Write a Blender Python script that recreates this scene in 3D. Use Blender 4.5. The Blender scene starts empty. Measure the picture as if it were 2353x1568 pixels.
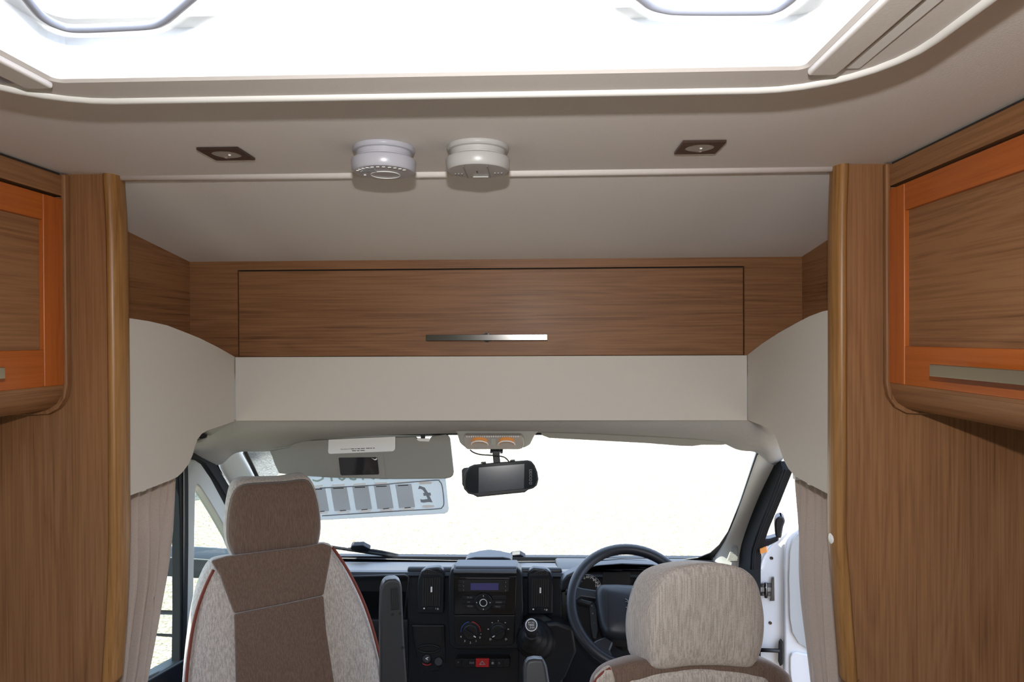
import bpy, bmesh, math, random
from mathutils import Vector as V, Matrix
random.seed(7)
sc = bpy.context.scene
# ------------------------------------------------------------------ camera
FPX = 1550.0
CAM = V((0.112, 0.0, 1.65))
_y, _p, _r = math.radians(1.9), math.radians(-0.33), math.radians(0.27)
FW = V((-math.sin(_y)*math.cos(_p), math.cos(_y)*math.cos(_p), math.sin(_p)))
RT0 = V((math.cos(_y), math.sin(_y), 0)); UP0 = RT0.cross(FW)
RT = RT0*math.cos(_r) - UP0*math.sin(_r); UP = UP0*math.cos(_r) + RT0*math.sin(_r)
cd = bpy.data.cameras.new('camera'); cam = bpy.data.objects.new('camera', cd)
sc.collection.objects.link(cam)
cd.sensor_width = 36.0; cd.lens = 36.0*FPX/2353.0; cd.clip_start = 0.02; cd.clip_end = 300
cam.matrix_world = Matrix(((RT.x, UP.x, -FW.x, CAM.x), (RT.y, UP.y, -FW.y, CAM.y), (RT.z, UP.z, -FW.z, CAM.z), (0, 0, 0, 1)))
sc.camera = cam
# ------------------------------------------------------------------ world, sun, flash, exposure
w = bpy.data.worlds.new('sky'); sc.world = w; w.use_nodes = True
bg = w.node_tree.nodes['Background']
bg.inputs[0].default_value = (0.60, 0.735, 1.0, 1); bg.inputs[1].default_value = 3.3
sd = bpy.data.lights.new('sun', 'SUN'); sd.energy = 10.0; sd.angle = 0.01; sd.color = (1.0, 0.95, 0.86)
sun = bpy.data.objects.new('sun', sd); sc.collection.objects.link(sun)
sun.rotation_euler = V((0.30, 0.45, -0.85)).to_track_quat('-Z', 'Y').to_euler()
fl = bpy.data.lights.new('camera_flash', 'AREA'); fl.shape = 'RECTANGLE'; fl.size = 0.03; fl.size_y = 0.015
fl.energy = 6.2; fl.color = (1.0, 0.97, 0.95); fl.spread = math.radians(150)
flo = bpy.data.objects.new('camera_flash', fl); sc.collection.objects.link(flo)
flo.location = CAM + V((0, -0.01, 0.125)); flo.rotation_euler = V((0, 1, -0.05)).to_track_quat('-Z', 'Y').to_euler()
sc.view_settings.view_transform = 'Standard'; sc.view_settings.look = 'None'
sc.view_settings.gamma = 1.0; sc.view_settings.use_curve_mapping = False
sc.view_settings.exposure = 0.42
sc.cycles.use_denoising = True
sc.cycles.max_bounces = 8; sc.cycles.diffuse_bounces = 5; sc.cycles.transparent_max_bounces = 12
sc.cycles.sample_clamp_indirect = 6.0; sc.cycles.caustics_reflective = False; sc.cycles.caustics_refractive = False
def portal(loc, direction, sx, sy):
    l = bpy.data.lights.new('window_portal', 'AREA'); l.shape = 'RECTANGLE'; l.size = sx; l.size_y = sy
    l.cycles.is_portal = True
    o = bpy.data.objects.new('window_portal', l); sc.collection.objects.link(o)
    o.location = loc; o.rotation_euler = V(direction).to_track_quat('-Z', 'Y').to_euler()
# ------------------------------------------------------------------ pixel helpers
def ray(px, py): return RT*((px-1176.5)/FPX) + UP*((784-py)/FPX) + FW
def PYp(px, py, Y): d = ray(px, py); return CAM + d*((Y-CAM.y)/d.y)
def PXp(px, py, X): d = ray(px, py); return CAM + d*((X-CAM.x)/d.x)
def PZp(px, py, Z): d = ray(px, py); return CAM + d*((Z-CAM.z)/d.z)
class Pl:                                    # a real plane in the vehicle: point, normal towards the viewer
    def __init__(s, p0, n): s.p0 = V(p0); s.n = V(n).normalized()
    def at(s, px, py, off=0.0):
        d = ray(px, py); p0 = s.p0 + s.n*off
        return CAM + d*((p0-CAM).dot(s.n)/d.dot(s.n))
    def axes(s):
        up = V((0, 0, 1)) - s.n*s.n.z; up.normalize(); return up.cross(s.n), up
# ------------------------------------------------------------------ materials
def nmat(name):
    m = bpy.data.materials.new(name); m.use_nodes = True; nt = m.node_tree
    return m, nt, nt.nodes['Principled BSDF']
def plain(name, col, rough=0.5, metal=0.0, bump=0.0, bscale=300, coat=0.0, spec=0.5, var=0.0):
    m, nt, b = nmat(name)
    b.inputs['Base Color'].default_value = (*col, 1); b.inputs['Roughness'].default_value = rough
    b.inputs['Metallic'].default_value = metal; b.inputs['Coat Weight'].default_value = coat
    b.inputs['Specular IOR Level'].default_value = spec
    if bump or var:
        tc = nt.nodes.new('ShaderNodeTexCoord'); nz = nt.nodes.new('ShaderNodeTexNoise')
        nz.inputs['Scale'].default_value = bscale; nz.inputs['Detail'].default_value = 3
        nt.links.new(tc.outputs['Object'], nz.inputs['Vector'])
        if bump:
            bp = nt.nodes.new('ShaderNodeBump'); bp.inputs['Strength'].default_value = bump; bp.inputs['Distance'].default_value = 0.001
            nt.links.new(nz.outputs['Fac'], bp.inputs['Height']); nt.links.new(bp.outputs['Normal'], b.inputs['Normal'])
        if var:
            mx = nt.nodes.new('ShaderNodeMix'); mx.data_type = 'RGBA'
            mx.inputs[6].default_value = (*[c*(1-var) for c in col], 1); mx.inputs[7].default_value = (*[min(1, c*(1+var)) for c in col], 1)
            nt.links.new(nz.outputs['Fac'], mx.inputs[0]); nt.links.new(mx.outputs[2], b.inputs['Base Color'])
    return m
def wood(name, dark, mid, light, axis, rough=0.5, seed=0.0, coat=0.02):
    m, nt, b = nmat(name); N = nt.nodes; L = nt.links
    tc = N.new('ShaderNodeTexCoord'); mp = N.new('ShaderNodeMapping')
    s = [11.0, 11.0, 11.0]; s[axis] = 0.8
    mp.inputs['Scale'].default_value = s; mp.inputs['Location'].default_value = (seed, seed*0.7, seed*1.3)
    L.new(tc.outputs['Object'], mp.inputs['Vector'])
    n0 = N.new('ShaderNodeTexNoise'); n0.inputs['Scale'].default_value = 1.1; n0.inputs['Detail'].default_value = 2; n0.inputs['Distortion'].default_value = 0.6
    L.new(mp.outputs[0], n0.inputs['Vector'])
    mm = N.new('ShaderNodeMath'); mm.operation = 'MULTIPLY'; mm.inputs[1].default_value = 11.0; L.new(n0.outputs['Fac'], mm.inputs[0])
    fr = N.new('ShaderNodeMath'); fr.operation = 'PINGPONG'; fr.inputs[1].default_value = 0.5; L.new(mm.outputs[0], fr.inputs[0])
    mp2 = N.new('ShaderNodeMapping'); s2 = [230.0, 230.0, 230.0]; s2[axis] = 4.0; mp2.inputs['Scale'].default_value = s2
    L.new(tc.outputs['Object'], mp2.inputs['Vector'])
    n1 = N.new('ShaderNodeTexNoise'); n1.inputs['Scale'].default_value = 1.0; n1.inputs['Detail'].default_value = 4; n1.inputs['Roughness'].default_value = 0.65
    L.new(mp2.outputs[0], n1.inputs['Vector'])
    n2 = N.new('ShaderNodeTexNoise'); n2.inputs['Scale'].default_value = 0.9; L.new(mp.outputs[0], n2.inputs['Vector'])
    a = N.new('ShaderNodeMath'); a.operation = 'MULTIPLY'; a.inputs[1].default_value = 0.20; L.new(fr.outputs[0], a.inputs[0])
    c = N.new('ShaderNodeMath'); c.operation = 'MULTIPLY_ADD'; c.inputs[1].default_value = 0.80; L.new(n1.outputs['Fac'], c.inputs[0]); L.new(a.outputs[0], c.inputs[2])
    d = N.new('ShaderNodeMath'); d.operation = 'MULTIPLY_ADD'; d.inputs[1].default_value = 0.35; L.new(n2.outputs['Fac'], d.inputs[0]); L.new(c.outputs[0], d.inputs[2])
    cr = N.new('ShaderNodeValToRGB'); e = cr.color_ramp.elements
    e[0].position = 0.40; e[0].color = (*dark, 1); e[1].position = 0.72; e[1].color = (*light, 1)
    q = e.new(0.53); q.color = (*mid, 1)
    L.new(d.outputs[0], cr.inputs['Fac']); L.new(cr.outputs['Color'], b.inputs['Base Color'])
    b.inputs['Roughness'].default_value = rough; b.inputs['Specular IOR Level'].default_value = 0.3; b.inputs['Coat Weight'].default_value = coat; b.inputs['Coat Roughness'].default_value = 0.25
    bp = N.new('ShaderNodeBump'); bp.inputs['Strength'].default_value = 0.12; bp.inputs['Distance'].default_value = 0.0006
    L.new(n1.outputs['Fac'], bp.inputs['Height']); L.new(bp.outputs['Normal'], b.inputs['Normal'])
    return m
def fabric(name, c0, c1, axis=2, fine=620, lng=26, bump=0.5):
    m, nt, b = nmat(name); N = nt.nodes; L = nt.links
    tc = N.new('ShaderNodeTexCoord'); mp = N.new('ShaderNodeMapping')
    s = [fine*0.75]*3; s[axis] = lng*0.5; mp.inputs['Scale'].default_value = s; L.new(tc.outputs['Object'], mp.inputs['Vector'])
    n = N.new('ShaderNodeTexNoise'); n.inputs['Scale'].default_value = 1; n.inputs['Detail'].default_value = 1.5; n.inputs['Roughness'].default_value = 0.6
    L.new(mp.outputs[0], n.inputs['Vector'])
    n2 = N.new('ShaderNodeTexNoise'); n2.inputs['Scale'].default_value = fine*1.5; n2.inputs['Detail'].default_value = 1
    L.new(tc.outputs['Object'], n2.inputs['Vector'])
    ad = N.new('ShaderNodeMath'); ad.operation = 'MULTIPLY_ADD'; ad.inputs[1].default_value = 0.40
    L.new(n2.outputs['Fac'], ad.inputs[0])
    h = N.new('ShaderNodeMath'); h.operation = 'MULTIPLY'; h.inputs[1].default_value = 0.60; L.new(n.outputs['Fac'], h.inputs[0]); L.new(h.outputs[0], ad.inputs[2])
    cr = N.new('ShaderNodeValToRGB'); e = cr.color_ramp.elements
    e[0].position = 0.40; e[0].color = (*c0, 1); e[1].position = 0.60; e[1].color = (*c1, 1)
    L.new(ad.outputs[0], cr.inputs['Fac']); L.new(cr.outputs['Color'], b.inputs['Base Color'])
    b.inputs['Roughness'].default_value = 0.95; b.inputs['Specular IOR Level'].default_value = 0.15
    b.inputs['Sheen Weight'].default_value = 0.25; b.inputs['Sheen Roughness'].default_value = 0.5
    bp = N.new('ShaderNodeBump'); bp.inputs['Strength'].default_value = bump; bp.inputs['Distance'].default_value = 0.0015
    L.new(ad.outputs[0], bp.inputs['Height']); L.new(bp.outputs['Normal'], b.inputs['Normal'])
    return m
def glass(name, tint, refl=0.06, rough=0.0):
    m = bpy.data.materials.new(name); m.use_nodes = True; nt = m.node_tree; nt.nodes.clear()
    o = nt.nodes.new('ShaderNodeOutputMaterial'); t = nt.nodes.new('ShaderNodeBsdfTransparent'); g = nt.nodes.new('ShaderNodeBsdfGlossy')
    mx = nt.nodes.new('ShaderNodeMixShader'); t.inputs[0].default_value = (*tint, 1); g.inputs['Roughness'].default_value = rough
    mx.inputs[0].default_value = refl
    nt.links.new(t.outputs[0], mx.inputs[1]); nt.links.new(g.outputs[0], mx.inputs[2]); nt.links.new(mx.outputs[0], o.inputs[0])
    return m
def translucent(name, col, trans=0.5, clear=0.0):
    m = bpy.data.materials.new(name); m.use_nodes = True; nt = m.node_tree; nt.nodes.clear()
    o = nt.nodes.new('ShaderNodeOutputMaterial'); t = nt.nodes.new('ShaderNodeBsdfTranslucent'); g = nt.nodes.new('ShaderNodeBsdfDiffuse')
    mx = nt.nodes.new('ShaderNodeMixShader'); t.inputs[0].default_value = (*col, 1); g.inputs[0].default_value = (*col, 1); mx.inputs[0].default_value = trans
    nt.links.new(g.outputs[0], mx.inputs[1]); nt.links.new(t.outputs[0], mx.inputs[2])
    last = mx
    if clear:
        c = nt.nodes.new('ShaderNodeBsdfTransparent'); m2 = nt.nodes.new('ShaderNodeMixShader'); m2.inputs[0].default_value = clear
        nt.links.new(mx.outputs[0], m2.inputs[1]); nt.links.new(c.outputs[0], m2.inputs[2]); last = m2
    nt.links.new(last.outputs[0], o.inputs[0]); return m
WD, WM, WL = (0.105, 0.043, 0.0170), (0.183, 0.081, 0.0330), (0.245, 0.116, 0.0500)
M = {
 'wood_v': wood('walnut_vertical', WD, WM, WL, 2, seed=3.1),
 'wood_x': wood('walnut_across', WD, WM, WL, 0, seed=5.2),
 'wood_y': wood('walnut_along', WD, WM, WL, 1, seed=1.4),
 'lip': wood('ash_lipping', (0.15, 0.065, 0.018), (0.22, 0.102, 0.030), (0.29, 0.142, 0.046), 2, rough=0.42, seed=8, coat=0.08),
 'cherry': wood('cherry_along', (0.27, 0.060, 0.008), (0.33, 0.078, 0.011), (0.38, 0.094, 0.014), 1, rough=0.35, seed=2.7, coat=0.3),
 'cherry_v': wood('cherry_upright', (0.27, 0.060, 0.008), (0.33, 0.078, 0.011), (0.38, 0.094, 0.014), 2, rough=0.35, seed=6.7, coat=0.3),
 'gap': plain('shadow_gap', (0.02, 0.013, 0.01), 0.8),
 'ceil': plain('ceiling_lining', (0.635, 0.595, 0.575), 0.9, bump=0.25, bscale=420, spec=0.2),
 'rim': plain('roof_light_surround', (0.52, 0.48, 0.45), 0.6, bump=0.1, bscale=300),
 'bead': plain('white_bead', (0.60, 0.59, 0.57), 0.45),
 'alarm': plain('alarm_white', (0.37, 0.365, 0.355), 0.35), 'alarm_lilac': plain('alarm_lilac', (0.36, 0.36, 0.405), 0.3),
 'shaft': plain('roof_light_frame', (0.60, 0.60, 0.59), 0.4),
 'white': plain('white_plastic', (0.80, 0.80, 0.79), 0.35),
 'white_blue': plain('cool_white_plastic', (0.76, 0.77, 0.83), 0.3),
 'cream': plain('cream_board', (0.545, 0.51, 0.465), 0.65, bump=0.08, bscale=500),
 'head': plain('grey_headliner', (0.36, 0.355, 0.345), 0.95, bump=0.5, bscale=500, var=0.12, spec=0.1),
 'trimgrey': plain('pale_grey_trim', (0.36, 0.36, 0.33), 0.6, bump=0.15, bscale=700),
 'pillar': plain('pillar_trim', (0.62, 0.63, 0.585), 0.6, bump=0.15, bscale=700),
 'dash': plain('dash_plastic', (0.0075, 0.0092, 0.0135), 0.42, bump=0.12, bscale=900, spec=0.4),
 'dash2': plain('dash_lower_plastic', (0.0065, 0.007, 0.009), 0.5, spec=0.35),
 'black': plain('black_plastic', (0.006, 0.006, 0.007), 0.5),
 'gloss': plain('gloss_black', (0.004, 0.004, 0.005), 0.12),
 'rubber': plain('black_rubber', (0.010, 0.011, 0.013), 0.75, spec=0.2),
 'steel': plain('satin_steel', (0.17, 0.165, 0.16), 0.16, metal=1.0),
 'brass': plain('brushed_nickel', (0.46, 0.42, 0.32), 0.32, metal=1.0),
 'bronze': plain('bronze_plate', (0.10, 0.065, 0.055), 0.3, metal=0.8),
 'bar': plain('grey_bar', (0.27, 0.29, 0.35), 0.4),
 'red': plain('hazard_red', (0.40, 0.012, 0.014), 0.35),
 'redrim': plain('warm_red', (0.28, 0.02, 0.02), 0.4),
 'bluerim': plain('cold_blue', (0.02, 0.05, 0.20), 0.4),
 'lcd': plain('purple_display', (0.055, 0.05, 0.16), 0.25),
 'screen': plain('monitor_glass', (0.012, 0.016, 0.022), 0.08),
 'mirror': plain('mirror_glass', (0.85, 0.88, 0.9), 0.02, metal=1.0),
 'darkmirror': plain('vanity_mirror', (0.02, 0.022, 0.026), 0.06),
 'print': plain('white_print', (0.75, 0.75, 0.75), 0.5),
 'printgrey': plain('grey_print', (0.22, 0.22, 0.23), 0.5),
 'ink': plain('black_ink', (0.01, 0.01, 0.01), 0.6),
 'visor': plain('visor_vinyl', (0.27, 0.265, 0.24), 0.75, bump=0.2, bscale=800),
 'amber': plain('amber_reflector', (0.85, 0.34, 0.09), 0.3),
 'armrest': plain('armrest_plastic', (0.026, 0.026, 0.028), 0.45, bump=0.1, bscale=900),
 'brown': fabric('brown_cloth', (0.122, 0.078, 0.056), (0.178, 0.117, 0.086), fine=640, lng=20),
 'light': fabric('oatmeal_cloth', (0.35, 0.30, 0.262), (0.56, 0.492, 0.437), fine=480, lng=9),
 'light_x': fabric('oatmeal_cloth_sideways', (0.20, 0.175, 0.15), (0.46, 0.41, 0.36), axis=1),
 'piping': plain('rust_piping', (0.17, 0.035, 0.018), 0.8),
 'curtain': fabric('taupe_curtain', (0.35, 0.285, 0.245), (0.42, 0.345, 0.30), fine=1100, lng=1400, bump=0.15),
 'van_white': plain('white_paint', (0.80, 0.82, 0.84), 0.25, coat=0.5),
 'door_grey': plain('door_card_grey', (0.48, 0.49, 0.48), 0.6),
 'glass': glass('windscreen_glass', (0.93, 0.97, 0.95), 0.05),
 'sideglass': glass('tinted_side_glass', (0.66, 0.78, 0.74), 0.05),
 'opal': translucent('opal_acrylic', (0.9, 0.93, 0.95), 0.85, 0.6),
 'sign': translucent('white_sign_plastic', (0.74, 0.77, 0.77), 0.5),
 'signdark': translucent('sign_number_strip', (0.67, 0.69, 0.71), 0.5),
 'signprint': translucent('sign_print', (0.27, 0.28, 0.31), 0.35),
 'signgreen': translucent('sign_green_print', (0.42, 0.50, 0.43), 0.4),
 'floor': plain('vinyl_floor', (0.48, 0.34, 0.235), 0.6, var=0.2, bscale=40),
 'seatbase': plain('seat_base_black', (0.03, 0.03, 0.032), 0.6),
 'cabfloor': plain('cab_carpet', (0.025, 0.025, 0.027), 0.95),
 'wall': plain('wall_board', (0.72, 0.62, 0.51), 0.8),
 'lens': plain('lamp_lens', (0.36, 0.33, 0.30), 0.3),
}
def gravel():
    m, nt, b = nmat('pea_gravel'); N = nt.nodes; L = nt.links
    tc = N.new('ShaderNodeTexCoord'); v = N.new('ShaderNodeTexVoronoi'); v.inputs['Scale'].default_value = 55
    L.new(tc.outputs['Object'], v.inputs['Vector'])
    cr = N.new('ShaderNodeValToRGB'); e = cr.color_ramp.elements
    e[0].position = 0.0; e[0].color = (0.15, 0.11, 0.06, 1); e[1].position = 1.0; e[1].color = (0.50, 0.45, 0.36, 1)
    q = e.new(0.45); q.color = (0.30, 0.245, 0.165, 1)
    sep = N.new('ShaderNodeSeparateColor'); L.new(v.outputs['Color'], sep.inputs[0]); L.new(sep.outputs[0], cr.inputs['Fac'])
    L.new(cr.outputs['Color'], b.inputs['Base Color']); b.inputs['Roughness'].default_value = 0.9
    bp = N.new('ShaderNodeBump'); bp.inputs['Strength'].default_value = 0.7; bp.inputs['Distance'].default_value = 0.012; bp.invert = True
    L.new(v.outputs['Distance'], bp.inputs['Height']); L.new(bp.outputs['Normal'], b.inputs['Normal'])
    return m
M['gravel'] = gravel()
# ------------------------------------------------------------------ object helpers
ORG = {}
def tag(o, label=None, cat=None, group=None, kind=None):
    if label: o['label'] = label
    if cat: o['category'] = cat
    if group: o['group'] = group
    if kind: o['kind'] = kind
    return o
def thing(name, loc, label, cat, group=None, kind=None):
    o = bpy.data.objects.new(name, None); sc.collection.objects.link(o); o.location = loc; o.empty_display_size = 0.05
    ORG[o.name] = V(loc); return tag(o, label, cat, group, kind)
def mesh(name, verts, faces, mat, parent=None, smooth=False, bevel=0.0, seg=2, sub=0, solid=0.0, org=None, label=None):
    org = ORG[parent.name] if parent else (V(org) if org is not None else V((0, 0, 0)))
    me = bpy.data.meshes.new(name); me.from_pydata([tuple(V(v)-org) for v in verts], [], faces)
    bm = bmesh.new(); bm.from_mesh(me); bmesh.ops.remove_doubles(bm, verts=bm.verts, dist=1e-6)
    bmesh.ops.recalc_face_normals(bm, faces=bm.faces); bm.to_mesh(me); bm.free()
    me.materials.append(M[mat] if isinstance(mat, str) else mat)
    o = bpy.data.objects.new(name, me); sc.collection.objects.link(o)
    if parent: o.parent = parent
    else: o.location = org
    ORG[o.name] = org
    if smooth:
        for p in me.polygons: p.use_smooth = True
    if solid: md = o.modifiers.new('solid', 'SOLIDIFY'); md.thickness = solid; md.offset = 0
    if bevel:
        md = o.modifiers.new('bevel', 'BEVEL'); md.width = bevel; md.segments = seg; md.limit_method = 'ANGLE'; md.angle_limit = math.radians(35)
        if not smooth:
            for p in me.polygons: p.use_smooth = True
            md.harden_normals = True
    if sub: md = o.modifiers.new('sub', 'SUBSURF'); md.levels = sub; md.render_levels = sub
    if label: o['label'] = label
    return o
BF = [(0, 1, 2, 3), (7, 6, 5, 4), (0, 4, 5, 1), (1, 5, 6, 2), (2, 6, 7, 3), (3, 7, 4, 0)]
def box(name, a, b, mat, parent=None, bevel=0.0, **k):
    x0, y0, z0 = a; x1, y1, z1 = b
    return mesh(name, [(x0, y0, z0), (x1, y0, z0), (x1, y1, z0), (x0, y1, z0), (x0, y0, z1), (x1, y0, z1), (x1, y1, z1), (x0, y1, z1)], BF, mat, parent, bevel=bevel, **k)
def prism(name, pts, vec, mat, parent=None, bevel=0.0, **k):     # polygon pushed along vec
    n = len(pts); vec = V(vec); vs = [V(p) for p in pts] + [V(p)+vec for p in pts]
    fs = [tuple(range(n)), tuple(range(2*n-1, n-1, -1))] + [(i, i+n, (i+1) % n+n, (i+1) % n) for i in range(n)]
    return mesh(name, vs, fs, mat, parent, bevel=bevel, **k)
def trace(name, pl, pix, thick, mat, parent=None, off=0.0, bevel=0.0, **k):   # outline on a plane, thickness away from the viewer
    return prism(name, [pl.at(x, y, off) for x, y in pix], -pl.n*thick, mat, parent, bevel, **k)
def ringprism(name, outer, inner, vec, mat, parent=None, bevel=0.0, **k):     # same count outlines
    n = len(outer); vec = V(vec); o = [V(p) for p in outer]; i_ = [V(p) for p in inner]
    vs = o + i_ + [p+vec for p in o] + [p+vec for p in i_]; fs = []
    for a in range(n):
        b = (a+1) % n
        fs += [(a, b, n+b, n+a), (2*n+a, 3*n+a, 3*n+b, 2*n+b), (a, 2*n+a, 2*n+b, b), (n+a, n+b, 3*n+b, 3*n+a)]
    return mesh(name, vs, fs, mat, parent, bevel=bevel, **k)
def smoothpts(pts, n=8, closed=True):
    out = []; m = len(pts); P = [V(p) for p in pts]
    rng = range(m) if closed else range(m-1)
    for i in rng:
        p0 = P[(i-1) % m] if closed or i > 0 else P[0]; p1 = P[i]; p2 = P[(i+1) % m]; p3 = P[(i+2) % m] if closed or i+2 < m else P[-1]
        for k in range(n):
            t = k/n
            out.append(0.5*((2*p1) + (p2-p0)*t + (2*p0-5*p1+4*p2-p3)*t*t + (3*p1-p0-3*p2+p3)*t**3))
    if not closed: out.append(P[-1])
    return out
def tube(name, pts, r, mat, parent=None, closed=False, n=10, flat=None, **k):
    P = [V(p) for p in pts]; m = len(P); vs, fs = [], []
    nrm = None
    for i in range(m):
        if closed: t = P[(i+1) % m]-P[i-1]
        else: t = P[min(i+1, m-1)]-P[max(i-1, 0)]
        t.normalize()
        if nrm is None: nrm = t.orthogonal().normalized()
        nrm = (nrm - t*nrm.dot(t)).normalized(); bn = t.cross(nrm)
        rr = r[i] if isinstance(r, (list, tuple)) else r
        for j in range(n):
            a = 2*math.pi*j/n; vs.append(P[i] + nrm*math.cos(a)*rr + bn*math.sin(a)*rr)
    for i in range(m if closed else m-1):
        for j in range(n):
            a = i*n+j; b = i*n+(j+1) % n; c = ((i+1) % m)*n
            fs.append((a, b, c+(j+1) % n, c+j))
    if not closed: fs += [tuple(range(n-1, -1, -1)), tuple(range((m-1)*n, m*n))]
    return mesh(name, vs, fs, mat, parent, smooth=True, **k)
def lathe(name, c, axis, prof, mat, parent=None, n=40, **k):      # prof: (radius, height along axis)
    c = V(c); ax = V(axis).normalized(); u = ax.orthogonal().normalized(); v = ax.cross(u); vs, fs = [], []
    for r, h in prof:
        for j in range(n):
            a = 2*math.pi*j/n; vs.append(c + ax*h + (u*math.cos(a)+v*math.sin(a))*max(r, 1e-5))
    for i in range(len(prof)-1):
        for j in range(n):
            fs.append((i*n+j, i*n+(j+1) % n, (i+1)*n+(j+1) % n, (i+1)*n+j))
    fs += [tuple(range(n)), tuple(range((len(prof)-1)*n, len(prof)*n))]
    return mesh(name, vs, fs, mat, parent, bevel=k.pop('bevel', 0.0006), **k)
def pillow(name, outline, nrm, prof, mat, parent=None, sm=5, shear=(0, 0, 0), **k):   # prof: (inset towards the middle, push along -nrm), first ring is capped
    O = smoothpts(outline, sm); c = sum(O, V((0, 0, 0)))/len(O); nrm = V(nrm).normalized(); n = len(O); vs, fs = [], []
    for ins, off in prof:
        for p in O:
            d = (p-c); l = d.length; vs.append(c + d*((l-min(ins, l*0.9))/l) - nrm*off + V(shear)*max(off, 0))
    for i in range(len(prof)-1):
        for j in range(n): fs.append((i*n+j, i*n+(j+1) % n, (i+1)*n+(j+1) % n, (i+1)*n+j))
    fs += [tuple(range(n)), tuple(range((len(prof)-1)*n, len(prof)*n))]
    return mesh(name, vs, fs, mat, parent, smooth=True, **k)
def text(name, body, size, pos, right, up, mat, parent, mirror=False, items=None, align='CENTER', thick=0.0):
    for s, p, sz in (items or [(body, pos, size)]):
        vs, fs = [], []
        cu = bpy.data.curves.new('t', 'FONT'); cu.body = s; cu.size = sz; cu.align_x = align; cu.align_y = 'CENTER'; cu.resolution_u = 2; cu.offset = thick
        o = bpy.data.objects.new('t', cu); sc.collection.objects.link(o); bpy.context.view_layer.update()
        me = bpy.data.meshes.new_from_object(o.evaluated_get(bpy.context.evaluated_depsgraph_get()))
        k = len(vs); R_ = V(right).normalized()*(-1 if mirror else 1); U_ = V(up).normalized()
        vs += [V(p) + R_*q.co.x + U_*q.co.y for q in me.vertices]; fs += [tuple(k+i for i in f.vertices) for f in me.polygons]
        bpy.data.objects.remove(o); bpy.data.curves.remove(cu); bpy.data.meshes.remove(me)
        if vs: mesh(name, vs, fs, mat, parent)
def grid(name, rows, mat, parent=None, **k):
    n = len(rows[0]); vs = [p for r in rows for p in r]
    fs = [(i*n+j, i*n+j+1, (i+1)*n+j+1, (i+1)*n+j) for i in range(len(rows)-1) for j in range(n-1)]
    return mesh(name, vs, fs, mat, parent, smooth=True, **k)
def struct(o): o['kind'] = 'structure'; return o
def rrect(cx, cy, hx, hy, r, n=6):
    out = []
    for sx, sy, a0 in ((1, 1, 0), (-1, 1, 90), (-1, -1, 180), (1, -1, 270)):
        for i in range(n+1):
            a = math.radians(a0+90*i/n); out.append((cx+sx*(hx-r)+r*math.cos(a), cy+sy*(hy-r)+r*math.sin(a)))
    return out
# ================================================================== THE ROOM
ZC, YB = 1.937, 1.15
G0 = -0.62                                             # ground level outside
HX, HY0, HY1 = 0.382, -0.02, 0.683                     # roof light opening
gr = struct(mesh('ground', [(-60, -40, G0), (60, -40, G0), (60, 90, G0), (-60, 90, G0)], [(0, 1, 2, 3)], 'gravel'))
tag(gr, 'pale sunlit gravel yard outside the windscreen', 'ground')
tag(struct(box('floor', (-1.08, -2.6, -0.06), (1.08, 2.68, 0.0), 'floor')), 'brown floor running through to the cab', 'floor')
ce = thing('ceiling', (0, 0.6, ZC), 'beige lined ceiling around the roof light', 'ceiling', kind='structure')
o_ = 0.43
for a, b in (((-1.12, HY1+0.03, ZC), (1.12, 1.18, ZC+0.04)), ((-1.12, -2.64, ZC), (1.12, HY0-0.03, ZC+0.04)),
             ((-1.12, HY0-0.03, ZC), (-o_, HY1+0.03, ZC+0.04)), ((o_, HY0-0.03, ZC), (1.12, HY1+0.03, ZC+0.04))):
    box('ceiling_panel', a, b, 'ceil', ce)
YC, ZT = 1.765, 1.852
prism('sloped_ceiling_panel', [(-0.83, 1.176, ZC), (0.83, 1.176, ZC), (0.83, YC+0.03, ZT-0.002), (-0.83, YC+0.03, ZT-0.002)], (0, 0, 0.03), 'ceil', ce)
tr = struct(tube('trim_1', [(-0.625, 1.172, ZC-0.001), (0.622, 1.172, ZC-0.001)], 0.0075, 'ceil'))
tag(tr, 'thin cream half-round strip where ceiling starts to slope', 'trim')
def wall_with_window(name, s):
    r = thing(name, (s*1.08, -0.7, 0), 'plain side wall of the living area, ' + ('nearside' if s < 0 else 'offside'), 'wall', kind='structure')
    x0, x1 = sorted((s*1.08, s*1.12))
    for a, b in (((x0, -2.64, -0.06), (x1, 1.19, 0.85)), ((x0, -2.64, 1.45), (x1, 1.19, ZC)), ((x0, -2.64, 0.85), (x1, -2.1, 1.45)), ((x0, -0.2, 0.85), (x1, 1.19, 1.45))):
        box('wall_panel', a, b, 'wall', r)
    box('window_pane', (s*1.095-0.002, -2.1, 0.85), (s*1.095+0.002, -0.2, 1.45), 'sideglass', r)
    portal((s*1.11, -1.15, 1.15), (-s, 0, 0), 0.6, 1.9)
wall_with_window('wall_left', -1); wall_with_window('wall_right', 1)
tag(struct(box('wall_rear', (-1.12, -2.64, -0.06), (1.12, -2.6, ZC), 'wall')), 'plain rear wall behind the camera', 'wall')
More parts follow.
